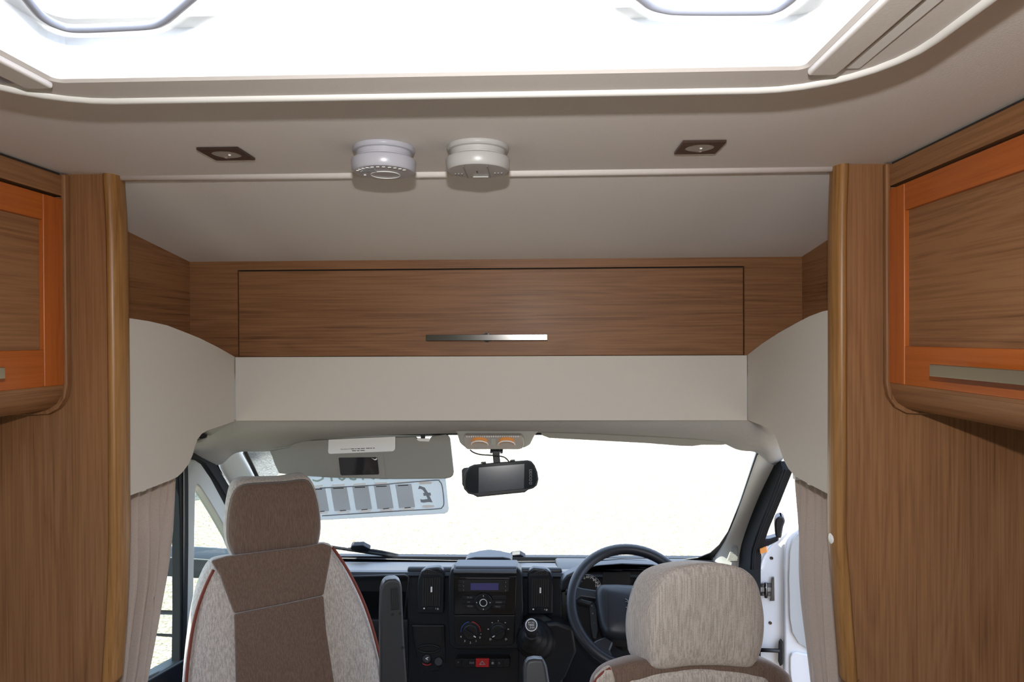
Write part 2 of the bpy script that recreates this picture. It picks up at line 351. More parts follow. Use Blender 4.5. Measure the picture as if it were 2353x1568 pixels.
# ---- timber bulkheads either side of the cab opening
def bulkhead(name, s, edge, label):
    E_ = [PYp(x, y, YB) for x, y in edge]
    top, bot = V((E_[0].x, YB, ZC)), V((E_[-1].x, YB, 0.0))
    path = smoothpts([top]+E_+[bot], 5, closed=False)
    r = thing(name, (s*0.85, YB, 0), label, 'wall', kind='structure')
    lipw = 0.0195
    inner = [p + V((s*lipw*0.8, 0, 0)) for p in path]
    prism('panel', [V((s*1.08, YB, ZC))] + inner + [V((s*1.08, YB, 0))], (0, 0.03, 0), 'wood_v', r)
    sec = [(1.0, 0.002), (0.93, -0.005), (0.72, -0.0075), (0.4, -0.006), (0.14, 0.0), (0.0, 0.012), (0.03, 0.028), (0.25, 0.038), (1.0, 0.040)]
    rows = [[p + V((s*lipw*a, b, 0)) for a, b in sec] for p in path]
    grid('edge_lipping', rows, 'lip', r)
    return r
bulkhead('wall_front_left', -1, [(264, 420), (268, 480), (271, 560), (273, 700), (275, 900), (276, 1148), (276, 1250), (271, 1400), (260, 1568), (252, 1700)], 'brown timber bulkhead pillar left of the cab opening')
bulkhead('wall_front_right', 1, [(1922, 395), (1919, 480), (1918, 560), (1918, 700), (1918, 900), (1917, 1148), (1918, 1240), (1925, 1330), (1934, 1450), (1943, 1568), (1950, 1700)], 'brown timber bulkhead pillar right of the cab opening')
# ---- overhead cabinets along both sides
zz = lambda px, py: PXp(px, py, 0.70).z
z_gap, z_dt, z_it, z_ib, z_db, z_rt = zz(2044, 428), zz(2048, 434), zz(2085, 482), zz(2085, 796), zz(2048, 881), zz(2048, 888)
z_bot = zz(2092, 952)
print('CABZ', z_gap, z_dt, z_it, z_ib, z_db, z_rt, z_bot, 'left', PXp(133, 462, -0.70), PXp(133, 890, -0.70), PXp(95, 508, -0.7), PXp(95, 810, -0.7), PXp(8, 858, -0.7), PXp(2135, 852, 0.7))
def cabinet(s, label):
    y0, y1 = 0.30, 1.137
    r = thing('overhead_cabinet', (s*0.9, 0.72, z_bot), label, 'cabinet')
    X = lambda a: s*a
    def bx(n, x0, x1, ya, yb, za, zb, m, par=r, bev=0.0):
        xa, xb = sorted((X(x0), X(x1))); return box(n, (xa, ya, za), (xb, yb, zb), m, par, bev)
    bx('carcass', 0.724, 1.079, y0, 1.148, z_bot+0.012, ZC-0.003, 'gap')
    bx('top_rail', 0.700, 0.724, y0, y1, z_gap, ZC-0.006, 'wood_y')
    bx('gap_shadow_strip', 0.704, 0.716, y0, y1, ZC-0.007, ZC-0.001, 'gap')  # dark strip stands in for the shadow under the ceiling
    bx('end_board', 0.714, 1.079, y0-0.016, y0, z_bot, ZC-0.003, 'wood_v')
    prof = [(0.700, z_rt), (0.700, z_bot+0.045), (0.703, z_bot+0.028), (0.712, z_bot+0.012), (0.728, z_bot+0.002), (0.75, z_bot), (1.079, z_bot), (1.079, z_bot+0.012), (0.724, z_bot+0.030), (0.724, z_rt)]
    prism('bottom_rail', [(X(a), y0, b) for a, b in prof], (0, y1-y0, 0), 'wood_y', r, bevel=0.002)
    # moulding on the bulkhead around the cabinet end
    path = [(0.694, ZC-0.002), (0.694, 1.75), (0.694, z_bot+0.045), (0.698, z_bot+0.022), (0.710, z_bot+0.004), (0.728, z_bot-0.006), (0.76, z_bot-0.008), (1.079, z_bot-0.008)]
    prism('end_moulding', [(X(a), 1.136, b) for a, b in path] + [(X(a+0.009), 1.136, b+(0.0 if i < 2 else 0.008)) for i, (a, b) in list(enumerate(path))[::-1]], (0, 0.0135, 0), 'wood_v', r, bevel=0.003)
    d = bx('door_panel', 0.706, 0.716, 0.38, 1.092, z_ib-0.004, z_it+0.004, 'wood_y')
    d.name = 'door'; d['label'] = 'framed cabinet door with walnut centre panel'; ORG[d.name] = ORG[r.name]
    bx('stile', 0.698, 0.720, 1.090, 1.136, z_db, z_dt, 'cherry_v', d, 0.002)
    bx('stile', 0.698, 0.720, 0.332, 0.38, z_db, z_dt, 'cherry_v', d, 0.002)
    bx('rail', 0.6985, 0.720, 0.38, 1.090, z_it, z_dt, 'cherry', d, 0.002)
    bx('rail', 0.6985, 0.720, 0.38, 1.090, z_db, z_ib, 'cherry', d, 0.002)
    zh = PXp(2135, 851, 0.668).z; ya = PXp(2135, 851, 0.668).y
    bx('handle', 0.668, 0.674, ya-0.42, ya, zh-0.0085, zh+0.0085, 'brass', d, 0.001)
    for q in (0.075, 0.345):
        bx('handle_post', 0.674, 0.699, ya-q-0.012, ya-q, zh-0.004, zh+0.004, 'brass', d)
    return r
cabinet(-1, 'overhead timber cabinet with cherry-framed door beside left bulkhead')
cabinet(1, 'overhead timber cabinet with cherry-framed door beside right bulkhead')
# ---- locker over the cab
PLK = Pl((0, YC, 0), (0, -1, 0))
lk = thing('overcab_locker', (0, YC, 1.58), 'long walnut locker above the cab with drop-down door', 'locker')
for s in (-1, 1):
    xa, xb = sorted((s*0.802, s*0.822))
    prism('side_panel', [(s*0.803, 1.182, 1.45), (s*0.803, YC+0.02, 1.45), (s*0.803, YC+0.02, ZT), (s*0.803, 1.182, ZC-0.001)], (s*0.02, 0, 0), 'wood_y', lk)
zb_ = 1.57
xl, xr = PYp(550, 720, YC).x, PYp(1707, 720, YC).x
box('stile', (-0.803, YC, zb_), (xl-0.004, YC+0.02, ZT+0.01), 'wood_x', lk)
box('stile', (xr+0.004, YC, zb_), (0.803, YC+0.02, ZT+0.01), 'wood_x', lk)
zdt, zdb = PYp(1117, 620, YC).z, PYp(1117, 818, YC).z
box('top_rail', (xl-0.004, YC, zdt+0.004), (xr+0.004, YC+0.02, ZT+0.01), 'wood_x', lk)
box('back_shadow_board', (xl-0.02, YC+0.016, zb_-0.02), (xr+0.02, YC+0.03, ZT), 'gap', lk)
dr = box('door', (xl, YC-0.003, zdb), (xr, YC+0.014, zdt), 'wood_x', lk, bevel=0.0012)
hz = PYp(1119, 776, YC-0.022).z; hx0, hx1 = PYp(979, 776, YC-0.024).x, PYp(1258, 776, YC-0.024).x
box('handle', (hx0, YC-0.028, hz-0.0078), (hx1, YC-0.023, hz+0.0078), 'steel', dr, bevel=0.001)
lathe('handle_rosette', (PYp(1119, 776, YC).x, YC-0.003, hz), (0, -1, 0), [(0.012, 0), (0.012, 0.003), (0.006, 0.004), (0.006, 0.021)], 'steel', dr)
# ---- cream fascia wrapping the cab opening
cf = thing('cab_fascia', (0, YC, 1.43), 'cream board fascia curving down both sides of the cab opening', 'fascia')
zt_, zb2 = PYp(1117, 819, YC-0.012).z, PYp(1117, 967, YC-0.012).z
box('front_board', (PYp(541, 900, YC-0.012).x, YC-0.012, zb2), (PYp(1717, 900, YC-0.012).x, YC, zt_), 'cream', cf, bevel=0.001)
def sideboard(a, b, sgn, outline):
    A, B = PYp(a, 900, YC-0.006), PYp(b, 900, 1.19); t = (A-B); n = V((t.y, -t.x, 0))*(-sgn)
    if n.x*sgn > 0: n = -n
    pl = Pl(A, n)
    trace('side_board', pl, outline, 0.012, 'cream', cf)
    return pl
PL_L = sideboard(541, 273, -1, [(262, 730), (300, 732), (340, 738), (384, 748), (428, 765), (460, 778), (500, 798), (546, 824), (546, 966), (500, 982), (475, 990), (463, 998), (454, 1010), (448, 1025), (443, 1045), (434, 1066), (420, 1085), (408, 1096), (392, 1104), (340, 1124), (262, 1153)])
PL_R = sideboard(1717, 1918, 1, [(1930, 708), (1890, 716), (1860, 727), (1833, 741), (1790, 765), (1750, 791), (1711, 821), (1713, 964), (1745, 976), (1766, 986), (1778, 998), (1786, 1013), (1793, 1035), (1801, 1058), (1812, 1078), (1828, 1096), (1850, 1108), (1930, 1150)])
# ---- roof light
hl = thing('roof_light', (0, (HY0+HY1)/2, ZC), 'wide white-framed roof light with grey grab bars in the ceiling', 'roof light')
hcy, hhy = (HY0+HY1)/2, (HY1-HY0)/2
def rings(name, specs, mat, parent, **k):
    rs = [[V((x, y, z)) for x, y in rrect(0, hcy, hx, hy, r)] for hx, hy, r, z in specs]
    n = len(rs[0]); vs = [p for r in rs for p in r]
    fs = [(i*n+j, i*n+(j+1) % n, (i+1)*n+(j+1) % n, (i+1)*n+j) for i in range(len(rs)-1) for j in range(n)]
    return mesh(name, vs, fs, mat, parent, **k)
bo = 0.056
rings('surround', [(HX+0.100, hhy+bo+0.004, 0.13, ZC+0.002), (HX+0.094, hhy+bo, 0.125, ZC-0.018), (HX+0.088, hhy+bo-0.006, 0.12, ZC-0.0215), (HX+0.004, hhy+0.004, 0.012, ZC-0.0205), (HX, hhy, 0.008, ZC-0.018), (HX, hhy, 0.008, ZC+0.014)], 'rim', hl)
tube('bead', [V((x, y, ZC-0.0205)) for x, y in rrect(0, hcy, HX+0.091, hhy+bo-0.003, 0.122, 8)], 0.0058, 'bead', hl, closed=True, n=8)
rings('frame', [(HX, hhy, 0.008, ZC+0.014), (HX+0.012, hhy+0.012, 0.02, ZC+0.016), (HX+0.012, hhy+0.012, 0.02, ZC+0.038), (HX-0.004, hhy-0.004, 0.02, ZC+0.042), (HX+0.004, hhy+0.004, 0.02, ZC+0.10), (HX+0.03, hhy+0.03, 0.03, ZC+0.105), (HX+0.06, hhy+0.06, 0.03, ZC+0.03)], 'shaft', hl)
for s in (-1, 1):
    xa, xb = sorted((s*(HX+0.004), s*(HX+0.034)))
    box('blind_track', (xa, HY0+0.02, ZC-0.027), (xb, HY1+0.004, ZC-0.019), 'rim', hl, bevel=0.003)
    xa, xb = sorted((s*(HX+0.038), s*(HX+0.052)))
    box('vent_slot', (xa, HY0+0.02, ZC-0.023), (xb, HY1-0.004, ZC-0.0202), 'bar' if s < 0 else 'bead', hl)
hh = hhy+0.05
dome = [[V((x, hcy+y, ZC+0.105+0.05*(1-(x/(HX+0.05))**2)*(1-(y/hh)**2))) for x in [(-1+2*i/12)*(HX+0.05) for i in range(13)]] for y in [(-1+2*j/10)*hh for j in range(11)]]
grid('pane', dome, 'opal', hl)
for pts in ([(20, -60), (70, 8), (100, 40), (140, 60), (180, 66), (270, 63), (345, 58), (375, 48), (400, 30), (470, -30), (520, -70)],
            [(1420, -50), (1478, 0), (1500, 14), (1530, 22), (1560, 25), (1650, 26), (1755, 25), (1782, 20), (1805, 8), (1850, -30), (1880, -60)]):
    tube('grab_bar', smoothpts([PZp(x, y, 1.945) for x, y in pts], 4, closed=False), 0.0040, 'bar', hl, n=8)
portal((0, hcy, ZC+0.17), (0, 0, -1), 2*HX, 2*hhy)
# ---- downlights
def downlight(cx, label):
    r = thing('downlight', (cx, 1.027, ZC), label, 'downlight', 'square ceiling downlights')
    h = 0.0315; sq = [(cx-h, 1.027-h), (cx+h, 1.027-h), (cx+h, 1.027+h), (cx-h, 1.027+h)]
    circ = lambda rr, n=32: [(cx+rr*math.cos(2*math.pi*(i+4.5-0.5)/n), 1.027+rr*math.sin(2*math.pi*(i+4)/n)) for i in range(n)]
    def sqn(n=32):
        out = []
        for i in range(n):
            a = 2*math.pi*(i+4)/n; c, q = math.cos(a), math.sin(a); m = max(abs(c), abs(q)); out.append((cx+h*c/m, 1.027+h*q/m))
        return out
    ringprism('bezel', [V((x, y, ZC-0.004)) for x, y in sqn()], [V((x, y, ZC-0.004)) for x, y in circ(0.0215)], (0, 0, 0.0035), 'bronze', r)
    lathe('reflector', (cx, 1.027, ZC-0.003), (0, 0, 1), [(0.0215, 0), (0.019, 0.0022), (0.0, 0.0026)], 'lens', r, bevel=0)
    lathe('bulb', (cx+0.003, 1.030, ZC-0.003), (0, 0, -1), [(0.0025, -0.001), (0.002, 0.001), (0.001, 0.0015)], 'white', r, n=16)
    return r
downlight(-0.361, 'square bronze downlight left of the smoke alarms'); downlight(0.362, 'square bronze downlight right of the smoke alarms')
# ---- alarms
def alarm(px, py, label, mat, kind):
    c = PZp(px, py, ZC); r = thing('smoke_alarm', c, label, 'alarm', 'round alarms on the ceiling'); dn = (0, 0, -1)
    lathe('mounting_base', c, dn, [(0.046, 0.0), (0.0465, 0.004), (0.0445, 0.007), (0.041, 0.008), (0.041, 0.014)], mat, r, n=56)
    b = lathe('housing', c, dn, [(0.0405, 0.011), (0.0405, 0.0165), (0.0475, 0.019), (0.0485, 0.022), (0.0475, 0.034), (0.045, 0.0375), (0.0, 0.0385)], mat, r, n=56, bevel=0.0008)
    zf = c.z-0.0390; R_, U_ = V((1, 0, 0)), V((0, -1, 0))
    if kind == 0:
        tube('centre_ring', [V((c.x+0.022*math.cos(a/24*2*math.pi), c.y+0.010+0.022*math.sin(a/24*2*math.pi), zf+0.0004)) for a in range(24)], 0.0006, 'white', r, closed=True, n=6)
        for i in range(5):
            y = c.y-0.034+i*0.0048; x0 = c.x-0.020-i*0.003
            box('grille_slot', (x0, y, zf-0.0003), (c.x-0.008, y+0.0022, zf+0.002), 'printgrey', b)
        lathe('indicator', (c.x-0.031, c.y+0.008, zf+0.001), dn, [(0.0022, 0), (0.002, 0.0016)], 'print', r, n=12)
        for i in range(11):
            a = math.radians(150-i*12); p = V((c.x+0.040*math.cos(a), c.y-0.040*math.sin(a), zf))
            box('print_mark', (p.x-0.0022, p.y-0.0009, zf-0.0003), (p.x+0.0022, p.y+0.0009, zf+0.0006), 'print', b)
    else:
        for x in (-0.019, 0.016): box('seam', (c.x+x, c.y-0.036, zf-0.0001), (c.x+x+0.0008, c.y+0.036, zf+0.001), 'printgrey', b)
        for k in range(3):
            box('sound_slot', (c.x-0.036+k*0.005, c.y+0.008, zf-0.0002), (c.x-0.034+k*0.005, c.y+0.018, zf+0.001), 'printgrey', b)
            box('sound_slot', (c.x+0.024+k*0.005, c.y+0.006, zf-0.0002), (c.x+0.0265+k*0.005, c.y+0.013, zf+0.001), 'printgrey', b)
        box('test_button', (c.x-0.010, c.y+0.026, zf-0.0012), (c.x+0.014, c.y+0.031, zf+0.001), 'alarm', b, bevel=0.0005)
        lathe('indicator', (c.x-0.001, c.y+0.002, zf+0.001), dn, [(0.0012, 0), (0.001, 0.0012)], 'ink', r, n=10)
        lathe('indicator', (c.x-0.001, c.y-0.005, zf+0.001), dn, [(0.0016, 0), (0.0012, 0.0012)], 'ink', r, n=10)
alarm(882, 340, 'lilac-white round smoke alarm with printed ring, left of the pair', 'alarm_lilac', 0)
alarm(1098, 337, 'plain white round carbon monoxide alarm, right of the pair', 'alarm', 1)
# ================================================================== THE CAB SHELL
Wn = V((0, -0.53, -0.55)).normalized(); W = Pl((0, 2.05, 1.33), Wn)
mir = lambda p: V((-p.x, p.y, p.z))
inR = [W.at(*q) for q in [(1743, 1037), (1704, 1154), (1677, 1224), (1657, 1262), (1636, 1285)]]
outR = [PXp(*q, 0.885) for q in [(1783, 1077), (1752, 1130), (1728, 1195), (1710, 1250), (1704, 1296)]]
def apillar(name, a, b, label):
    a, b = [a[0]*1.3-a[1]*0.3+V((0, 0.012, 0))]+a, [b[0]*1.3-b[1]*0.3+V((0, 0.012, 0))]+b
    a.append(a[-1]+V((0, 0.02, -0.25))); b.append(b[-1]+V((0, 0, -0.30)))
    rows = []
    for p, q in zip(a, b):
        m_ = (p+q)/2 + V((0, -0.018, 0.01)); rows.append([p+V((0, 0.03, -0.01)), p, p.lerp(m_, 0.5)+V((0, -0.006, 0.004)), m_, m_.lerp(q, 0.6)+V((0, -0.006, 0)), q, q+V((0.02*(1 if q.x > 0 else -1), 0.05, 0))])
    o = grid(name, rows, 'pillar', sub=1, solid=0.004); return tag(struct(o), label, 'trim')
pr_ = apillar('trim_2', inR, outR, 'pale grey windscreen pillar trim beside the steering wheel')
inL = [W.at(*q) for q in [(546, 1037), (575, 1088), (600, 1135), (625, 1185), (660, 1245)]]
outL = [PXp(*q, -0.885) for q in [(503, 1077), (520, 1104), (538, 1134), (562, 1182), (592, 1245)]]
apillar('trim_3', inL, outL, 'pale grey windscreen pillar trim on the passenger side')
sg = thing('speaker_grille', PXp(1683, 1275, 0.84), 'small ribbed grey speaker grille at base of the right windscreen pillar', 'grille')
PG = Pl(outR[3].lerp(inR[3], 0.45)+V((0, -0.026, 0.005)), V((-0.5, -1.0, 0.1)))
trace('backing', PG, [(1683, 1252), (1695, 1261), (1694, 1290), (1669, 1289)], 0.006, 'trimgrey', sg)
for i in range(13):
    y = 1254+i*2.8; xl_ = 1683-(y-1252)*0.37; trace('rib', PG, [(xl_+1, y), (min(1695, xl_+12+i*2), y+0.5), (min(1695, xl_+12+i*2), y+1.7), (xl_+1, y+1.2)], 0.004, 'visor', sg, off=0.003)
# windscreen
ws = thing('window_1', (0, 2.3, 1.05), 'large raked windscreen with black edge band', 'windscreen', kind='structure')
rt_ = [W.at(*q, -0.006) for q in [(1180, 998), (1690, 1000), (1739, 1037), (1700, 1154), (1672, 1222), (1652, 1252), (1632, 1270), (1604, 1281), (1556, 1287), (1180, 1290)]]
inn = rt_ + [mir(p) for p in rt_[::-1]]
cn = sum(inn, V((0, 0, 0)))/len(inn)
out_ = [p + (p-cn).normalized()*0.014 + (V((0, 0.053, -0.051)) if p.z < 0.84 else V((0, 0, 0))) for p in inn]
mesh('pane', [p - Wn*0.004 for p in out_], [tuple(range(len(out_)))], 'glass', ws)
ringprism('edge_band', out_, inn, Wn*0.003, 'black', ws)
portal((0, 2.40, 1.06), (0, -0.72, -0.69), 1.6, 0.72)
# cab roof lining
cols = []
cols.append([PXp(436, 985, -0.84), PXp(428, 1020, -0.872), PXp(440, 1045, -0.884), PXp(501, 1077, -0.886)])
cols.append([PL_L.at(500, 972, -0.015), PYp(498, 1000, 1.82), PYp(503, 1030, 1.93), PYp(521, 1058, 2.07)])
for x, a, b, c in [(541, 964, 1006, 1037), (580, 963, 1008, 1039), (625, 962, 1007, 1038), (668, 961, 1004, 1031), (700, 960, 1002, 1012), (800, 959, 998, 1003), (900, 957, 993, 1000), (1000, 956, 989, 997), (1060, 955, 987, 996),
                   (1230, 956, 989, 994), (1350, 957, 993, 997), (1500, 960, 1001, 1004), (1620, 962, 1008, 1012), (1664, 963, 1012, 1017), (1688, 963, 1016, 1034), (1718, 963, 1020, 1038), (1736, 964, 1021, 1037)]:
    cols.append([PYp(x, a, 1.765), PYp(x, (a+b)/2+6, 1.80), PYp(x, b, 1.86), W.at(x, c, 0.002)])
cols.append([PL_R.at(1757, 972, -0.015), PYp(1768, 1005, 1.82), PYp(1768, 1034, 1.93), PYp(1762, 1058, 2.07)])
cols.append([PXp(1800, 990, 0.84), PXp(1812, 1020, 0.872), PXp(1806, 1048, 0.884), PXp(1783, 1077, 0.886)])
rows = [[c[i] for c in cols] for i in range(4)]
tag(struct(grid('ceiling_cab', rows, 'head', sub=2)), 'grey fabric cab roof lining above the windscreen', 'headlining')
for nm, s in (('wall_cab_left', -1), ('wall_cab_right', 1)):
    xa, xb = sorted((s*0.89, s*0.93))
    o = box(nm, (xa, 1.181, 1.345), (xb, 2.12, 1.96), 'head'); tag(struct(o), 'cab side panel above the ' + ('passenger' if s < 0 else 'driver') + ' door', 'wall')
tag(struct(box('wall_front', (-0.93, 2.66, -0.3), (0.93, 2.69, 0.78), 'dash2')), 'dark firewall below the windscreen', 'wall')
# passenger door (closed)
d1 = thing('door_1', (-0.9, 1.8, 0.1), 'closed passenger door with quarter window and pale grey frame', 'door', kind='structure')
PD1 = Pl((-0.885, 0, 0), (1, 0, 0))
fo = [(429, 1062), (436, 1055), (447, 1056), (462, 1066), (484, 1098), (513, 1152), (545, 1215), (580, 1290), (580, 1500), (428, 1500)]
fi = [(449, 1140), (451, 1120), (454, 1114), (461, 1120), (481, 1150), (502, 1185), (530, 1235), (552, 1290), (552, 1470), (443, 1470)]
ringprism('quarter_window_frame', [PD1.at(*p) for p in fo], [PD1.at(*p) for p in fi], (-0.03, 0, 0), 'trimgrey', d1, bevel=0.004)
mesh('quarter_pane', [PD1.at(x, y, -0.02) for x, y in fi], [tuple(range(len(fi)))], 'sideglass', d1)
trace('division_post', PD1, [(426, 1058), (433, 1058), (434, 1120), (434, 1250), (432, 1400), (427, 1568), (423, 1700), (411, 1700), (415, 1400), (414, 1200), (410, 1098), (418, 1080)], 0.025, 'rubber', d1, off=0.004, bevel=0.003)
trace('post_channel', PD1, [(421, 1075), (424, 1074), (425, 1200), (424, 1400), (419, 1700), (416, 1700), (420, 1400), (421, 1200)], 0.004, 'dash', d1, off=0.006)
mesh('door_pane', [PD1.at(x, y, -0.015) for x, y in [(426, 1060), (426, 1700), (255, 1700), (255, 1060)]], [(0, 1, 2, 3)], 'sideglass', d1)
sl = [(431, 1046), (446, 1042), (463, 1043), (480, 1051), (496, 1066), (517, 1100), (535, 1130), (580, 1215), (590, 1290)]
si = [(433, 1056), (446, 1055), (460, 1058), (472, 1066), (484, 1083), (503, 1112), (521, 1143), (565, 1225), (572, 1290)]
prism('door_seal', [PD1.at(x, y, 0.008) for x, y in sl] + [PD1.at(x, y, 0.008) for x, y in si[::-1]], (-0.03, 0, 0), 'rubber', d1, bevel=0.003)
sill = PD1.at(415, 1531); sill2 = PD1.at(340, 1570)
prism('door_card', [(-0.875, 1.19, 0.05), (-0.875, 2.62, 0.05), (-0.875, 2.62, sill.z-0.02), (-0.875, sill.y+0.1, sill.z), (-0.875, 1.19, sill2.z+(sill2.z-sill.z)/(sill2.y-sill.y)*(1.19-sill2.y))], (-0.05, 0, 0), 'dash', d1, bevel=0.008)
tube('sill_seal', [(-0.883, 2.05, sill.z+0.012), sill+V((0, 0, 0.008)), sill2+V((0, 0, 0.008)), (-0.883, 1.19, sill2.z+0.008)], 0.008, 'rubber', d1)
portal((-0.93, 1.75, 1.05), (1, 0, 0), 1.0, 0.55)
# driver door (standing open)
sR = [(1811, 1080), (1796, 1118), (1782, 1154), (1758, 1212), (1745, 1250), (1740, 1270), (1738, 1309), (1738, 1700)]
lR = [(1783, 1074), (1752, 1130), (1728, 1195), (1710, 1250), (1704, 1290), (1703, 1420), (1703, 1700)]
PSR = Pl((0.885, 0, 0), (-1, 0, 0))
ds = mesh('trim_4', [PSR.at(x, y, 0.0) for x, y in [(1803, 1060)]+sR] + [PSR.at(x, y, 0.0) for x, y in lR[::-1]], [tuple(range(len(sR)+1+len(lR)))], 'rubber', solid=0.03)
tag(struct(ds), 'thick black rubber seal around the open driver doorway', 'door seal')
for k, dx in enumerate((6, 13)):
    tube('seal_lip', smoothpts([PSR.at(x-dx, y, 0.017) for x, y in sR[:-1]], 3, closed=False), 0.003, 'rubber', ds)
H_ = PXp(1745, 1300, 0.93); PD2 = Pl(H_, (-0.34, -0.94, 0))
d2 = thing('door_2', V((H_.x, H_.y, 0)), 'white driver door standing open with grey inner card', 'door', kind='structure')
trace('door_shell', PD2, [(1738, 1330), (1742, 1300), (1752, 1272), (1768, 1248), (1795, 1218), (1832, 1180), (1880, 1140), (1960, 1090), (2100, 1050), (2250, 1050), (2250, 1900), (1738, 1900)], 0.05, 'van_white', d2, bevel=0.01)
tube('frame_edge', smoothpts([PD2.at(x, y, 0.004) for x, y in [(1746, 1310), (1756, 1280), (1772, 1256), (1800, 1226), (1836, 1188), (1884, 1148), (1964, 1098)]], 4, closed=False), 0.006, 'van_white', d2)
trace('inner_frame', PD2, [(1800, 1568), (1800, 1300), (1804, 1250), (1815, 1225), (1835, 1205), (1880, 1190), (2230, 1190), (2230, 1900), (1800, 1900)], 0.03, 'van_white', d2, off=0.025, bevel=0.012)
trace('door_card', PD2, smoothpts([V(p) for p in []], 1) or [(1812, 1330), (1814, 1270), (1820, 1245), (1832, 1228), (1860, 1215), (2220, 1215), (2220, 1510), (1900, 1510), (1862, 1496), (1835, 1480), (1820, 1455), (1814, 1420)], 0.02, 'door_grey', d2, off=0.034, bevel=0.003)
trace('door_pocket', PD2, [(1814, 1512), (1818, 1502), (1830, 1499), (1860, 1506), (2200, 1520), (2200, 1700), (1820, 1600), (1814, 1540)], 0.02, 'van_white', d2, off=0.034, bevel=0.006)
for x, y in ((1773, 1283), (1770, 1432)):
    lathe('screw', PD2.at(x, y, 0.0), PD2.n, [(0.006, 0), (0.006, 0.002), (0.003, 0.0025), (0.003, 0.001)], 'steel', d2, n=16)
hg = trace('hinge_plate', PD2, [(1773, 1328), (1779, 1328), (1780, 1382), (1768, 1382), (1771, 1374), (1772, 1336)], 0.012, 'steel', d2, off=0.012, bevel=0.002)
for y in (1346, 1366):
    trace('hinge_arm', PD2, [(1740, y-3), (1772, y-4), (1772, y+5), (1740, y+4)], 0.012, 'steel', hg, off=0.01, bevel=0.002)
tube('hinge_pin', [PD2.at(1760, 1340, 0.012), PD2.at(1760, 1374, 0.012)], 0.006, 'steel', hg)
trace('check_bracket', PD2, [(1789, 1478), (1794, 1472), (1799, 1480), (1799, 1528), (1792, 1533), (1788, 1520)], 0.02, 'black', d2, off=0.022, bevel=0.003)
tube('check_strap', [PD2.at(1735, 1494, 0.015), PD2.at(1792, 1496, 0.02)], 0.007, 'black', d2)
portal((0.93, 1.75, 0.9), (-1, 0, 0), 1.0, 1.0)
# ================================================================== DASHBOARD
D = lambda Y: Pl((0, Y, 0), (0, -1, 0))
da = thing('dashboard', (0, 2.3, 0.3), 'dark plastic dashboard spanning the cab under the windscreen', 'dashboard')
def xz(px, py, Y): p = PYp(px, py, Y); return p.x, p.z
prism('top_pad', [(-0.872, y, z) for y, z in [(2.655, 0.762), (2.56, 0.788), (2.19, 0.888), (2.172, 0.888), (2.165, 0.880), (2.170, 0.872), (2.655, 0.70)]], (1.665, 0, 0), 'dash', da)
xa = xz(937, 1400, 2.17)[0]; zl = xz(870, 1424, 2.17)[1]
prism('lower_panel', [(-0.87, y, z) for y, z in [(2.17, zl), (2.165, zl-0.03), (2.21, 0.30), (2.655, 0.30), (2.655, zl-0.02), (2.42, zl)]], (xa+0.87, 0, 0), 'dash2', da, bevel=0.006)
prism('shelf_recess', [(-0.87, 2.41, 0.60), (xa, 2.41, 0.60), (xa, 2.41, 0.812), (-0.87, 2.41, 0.812)], (0, 0.03, 0), 'black', da)
tube('shelf_edge', [PYp(700, 1329, 2.162), PYp(800, 1326, 2.162), PYp(930, 1322, 2.162), PYp(938, 1326, 2.162), PYp(930, 1420, 2.162)], 0.0035, 'dash', da)
x0, x1 = xz(936, 1400, 2.18)[0], xz(1292, 1400, 2.18)[0]
prism('centre_body', [(x0, y, z) for y, z in [(2.18, 0.25), (2.18, 0.895), (2.19, 0.902), (2.30, 0.858), (2.60, 0.765), (2.655, 0.74), (2.655, 0.25)]], (x1-x0, 0, 0), 'dash', da, bevel=0.006)
x2 = 0.795
prism('driver_panel', [(x1-0.01, y, z) for y, z in [(2.22, 0.80), (2.20, 0.72), (2.28, 0.30), (2.655, 0.30), (2.655, 0.78), (2.30, 0.86), (2.24, 0.85)]], (x2-x1+0.01, 0, 0), 'dash2', da, bevel=0.01)
# windscreen-base black strip and stowed phone flap
flp = prism('phone_flap', [PYp(x, y, 2.30) for x, y in [(1068, 1289), (1078, 1282), (1100, 1276), (1122, 1273.5), (1146, 1276), (1168, 1282), (1178, 1289)]], (0, 0.05, 0), 'dash', da, bevel=0.003)
prism('flap_lip', [PYp(x, y, 2.235) for x, y in [(1069, 1290), (1074, 1284), (1090, 1281), (1156, 1281), (1172, 1284), (1177, 1290)]], (0, 0.06, 0), 'dash', da, bevel=0.004)
# centre stack surround
so = [(1032, 1480), (1029, 1400), (1031, 1324), (1036, 1311), (1048, 1302), (1186, 1302), (1196, 1311), (1201, 1324), (1203, 1400), (1199, 1480), (1190, 1494), (1044, 1494)]
ctr = trace('stack_surround', D(2.135), so, 0.06, 'dash', da, bevel=0.008)
lid = prism('top_lid', [(PYp(1046, 1300, 2.13).x, y, z) for y, z in [(2.120, 0.918), (2.128, 0.9245), (2.195, 0.924), (2.20, 0.90), (2.125, 0.90)]], (PYp(1188, 1300, 2.13).x-PYp(1046, 1300, 2.13).x, 0, 0), 'dash', da, bevel=0.004)
rz0, rz1 = PYp(1117, 1303, 2.125).z, PYp(1117, 1325, 2.125).z
rx0, rx1 = PYp(1043, 1350, 2.125).x, PYp(1187, 1350, 2.125).x
pts = []
for i in range(9):
    t = i/8; pts.append((2.112+0.026*(2*t-1)**2, rz0+(rz1-rz0)*t))
prism('curved_shelf', [(rx0, y, z) for y, z in pts] + [(rx0, 2.16, rz1), (rx0, 2.16, rz0)], (rx1-rx0, 0, 0), 'dash', da)
rd = trace('radio', D(2.128), [(1043, 1325), (1187, 1325), (1184, 1413), (1043, 1413)], 0.04, 'gloss', da, bevel=0.002)
DP = D(2.1265)
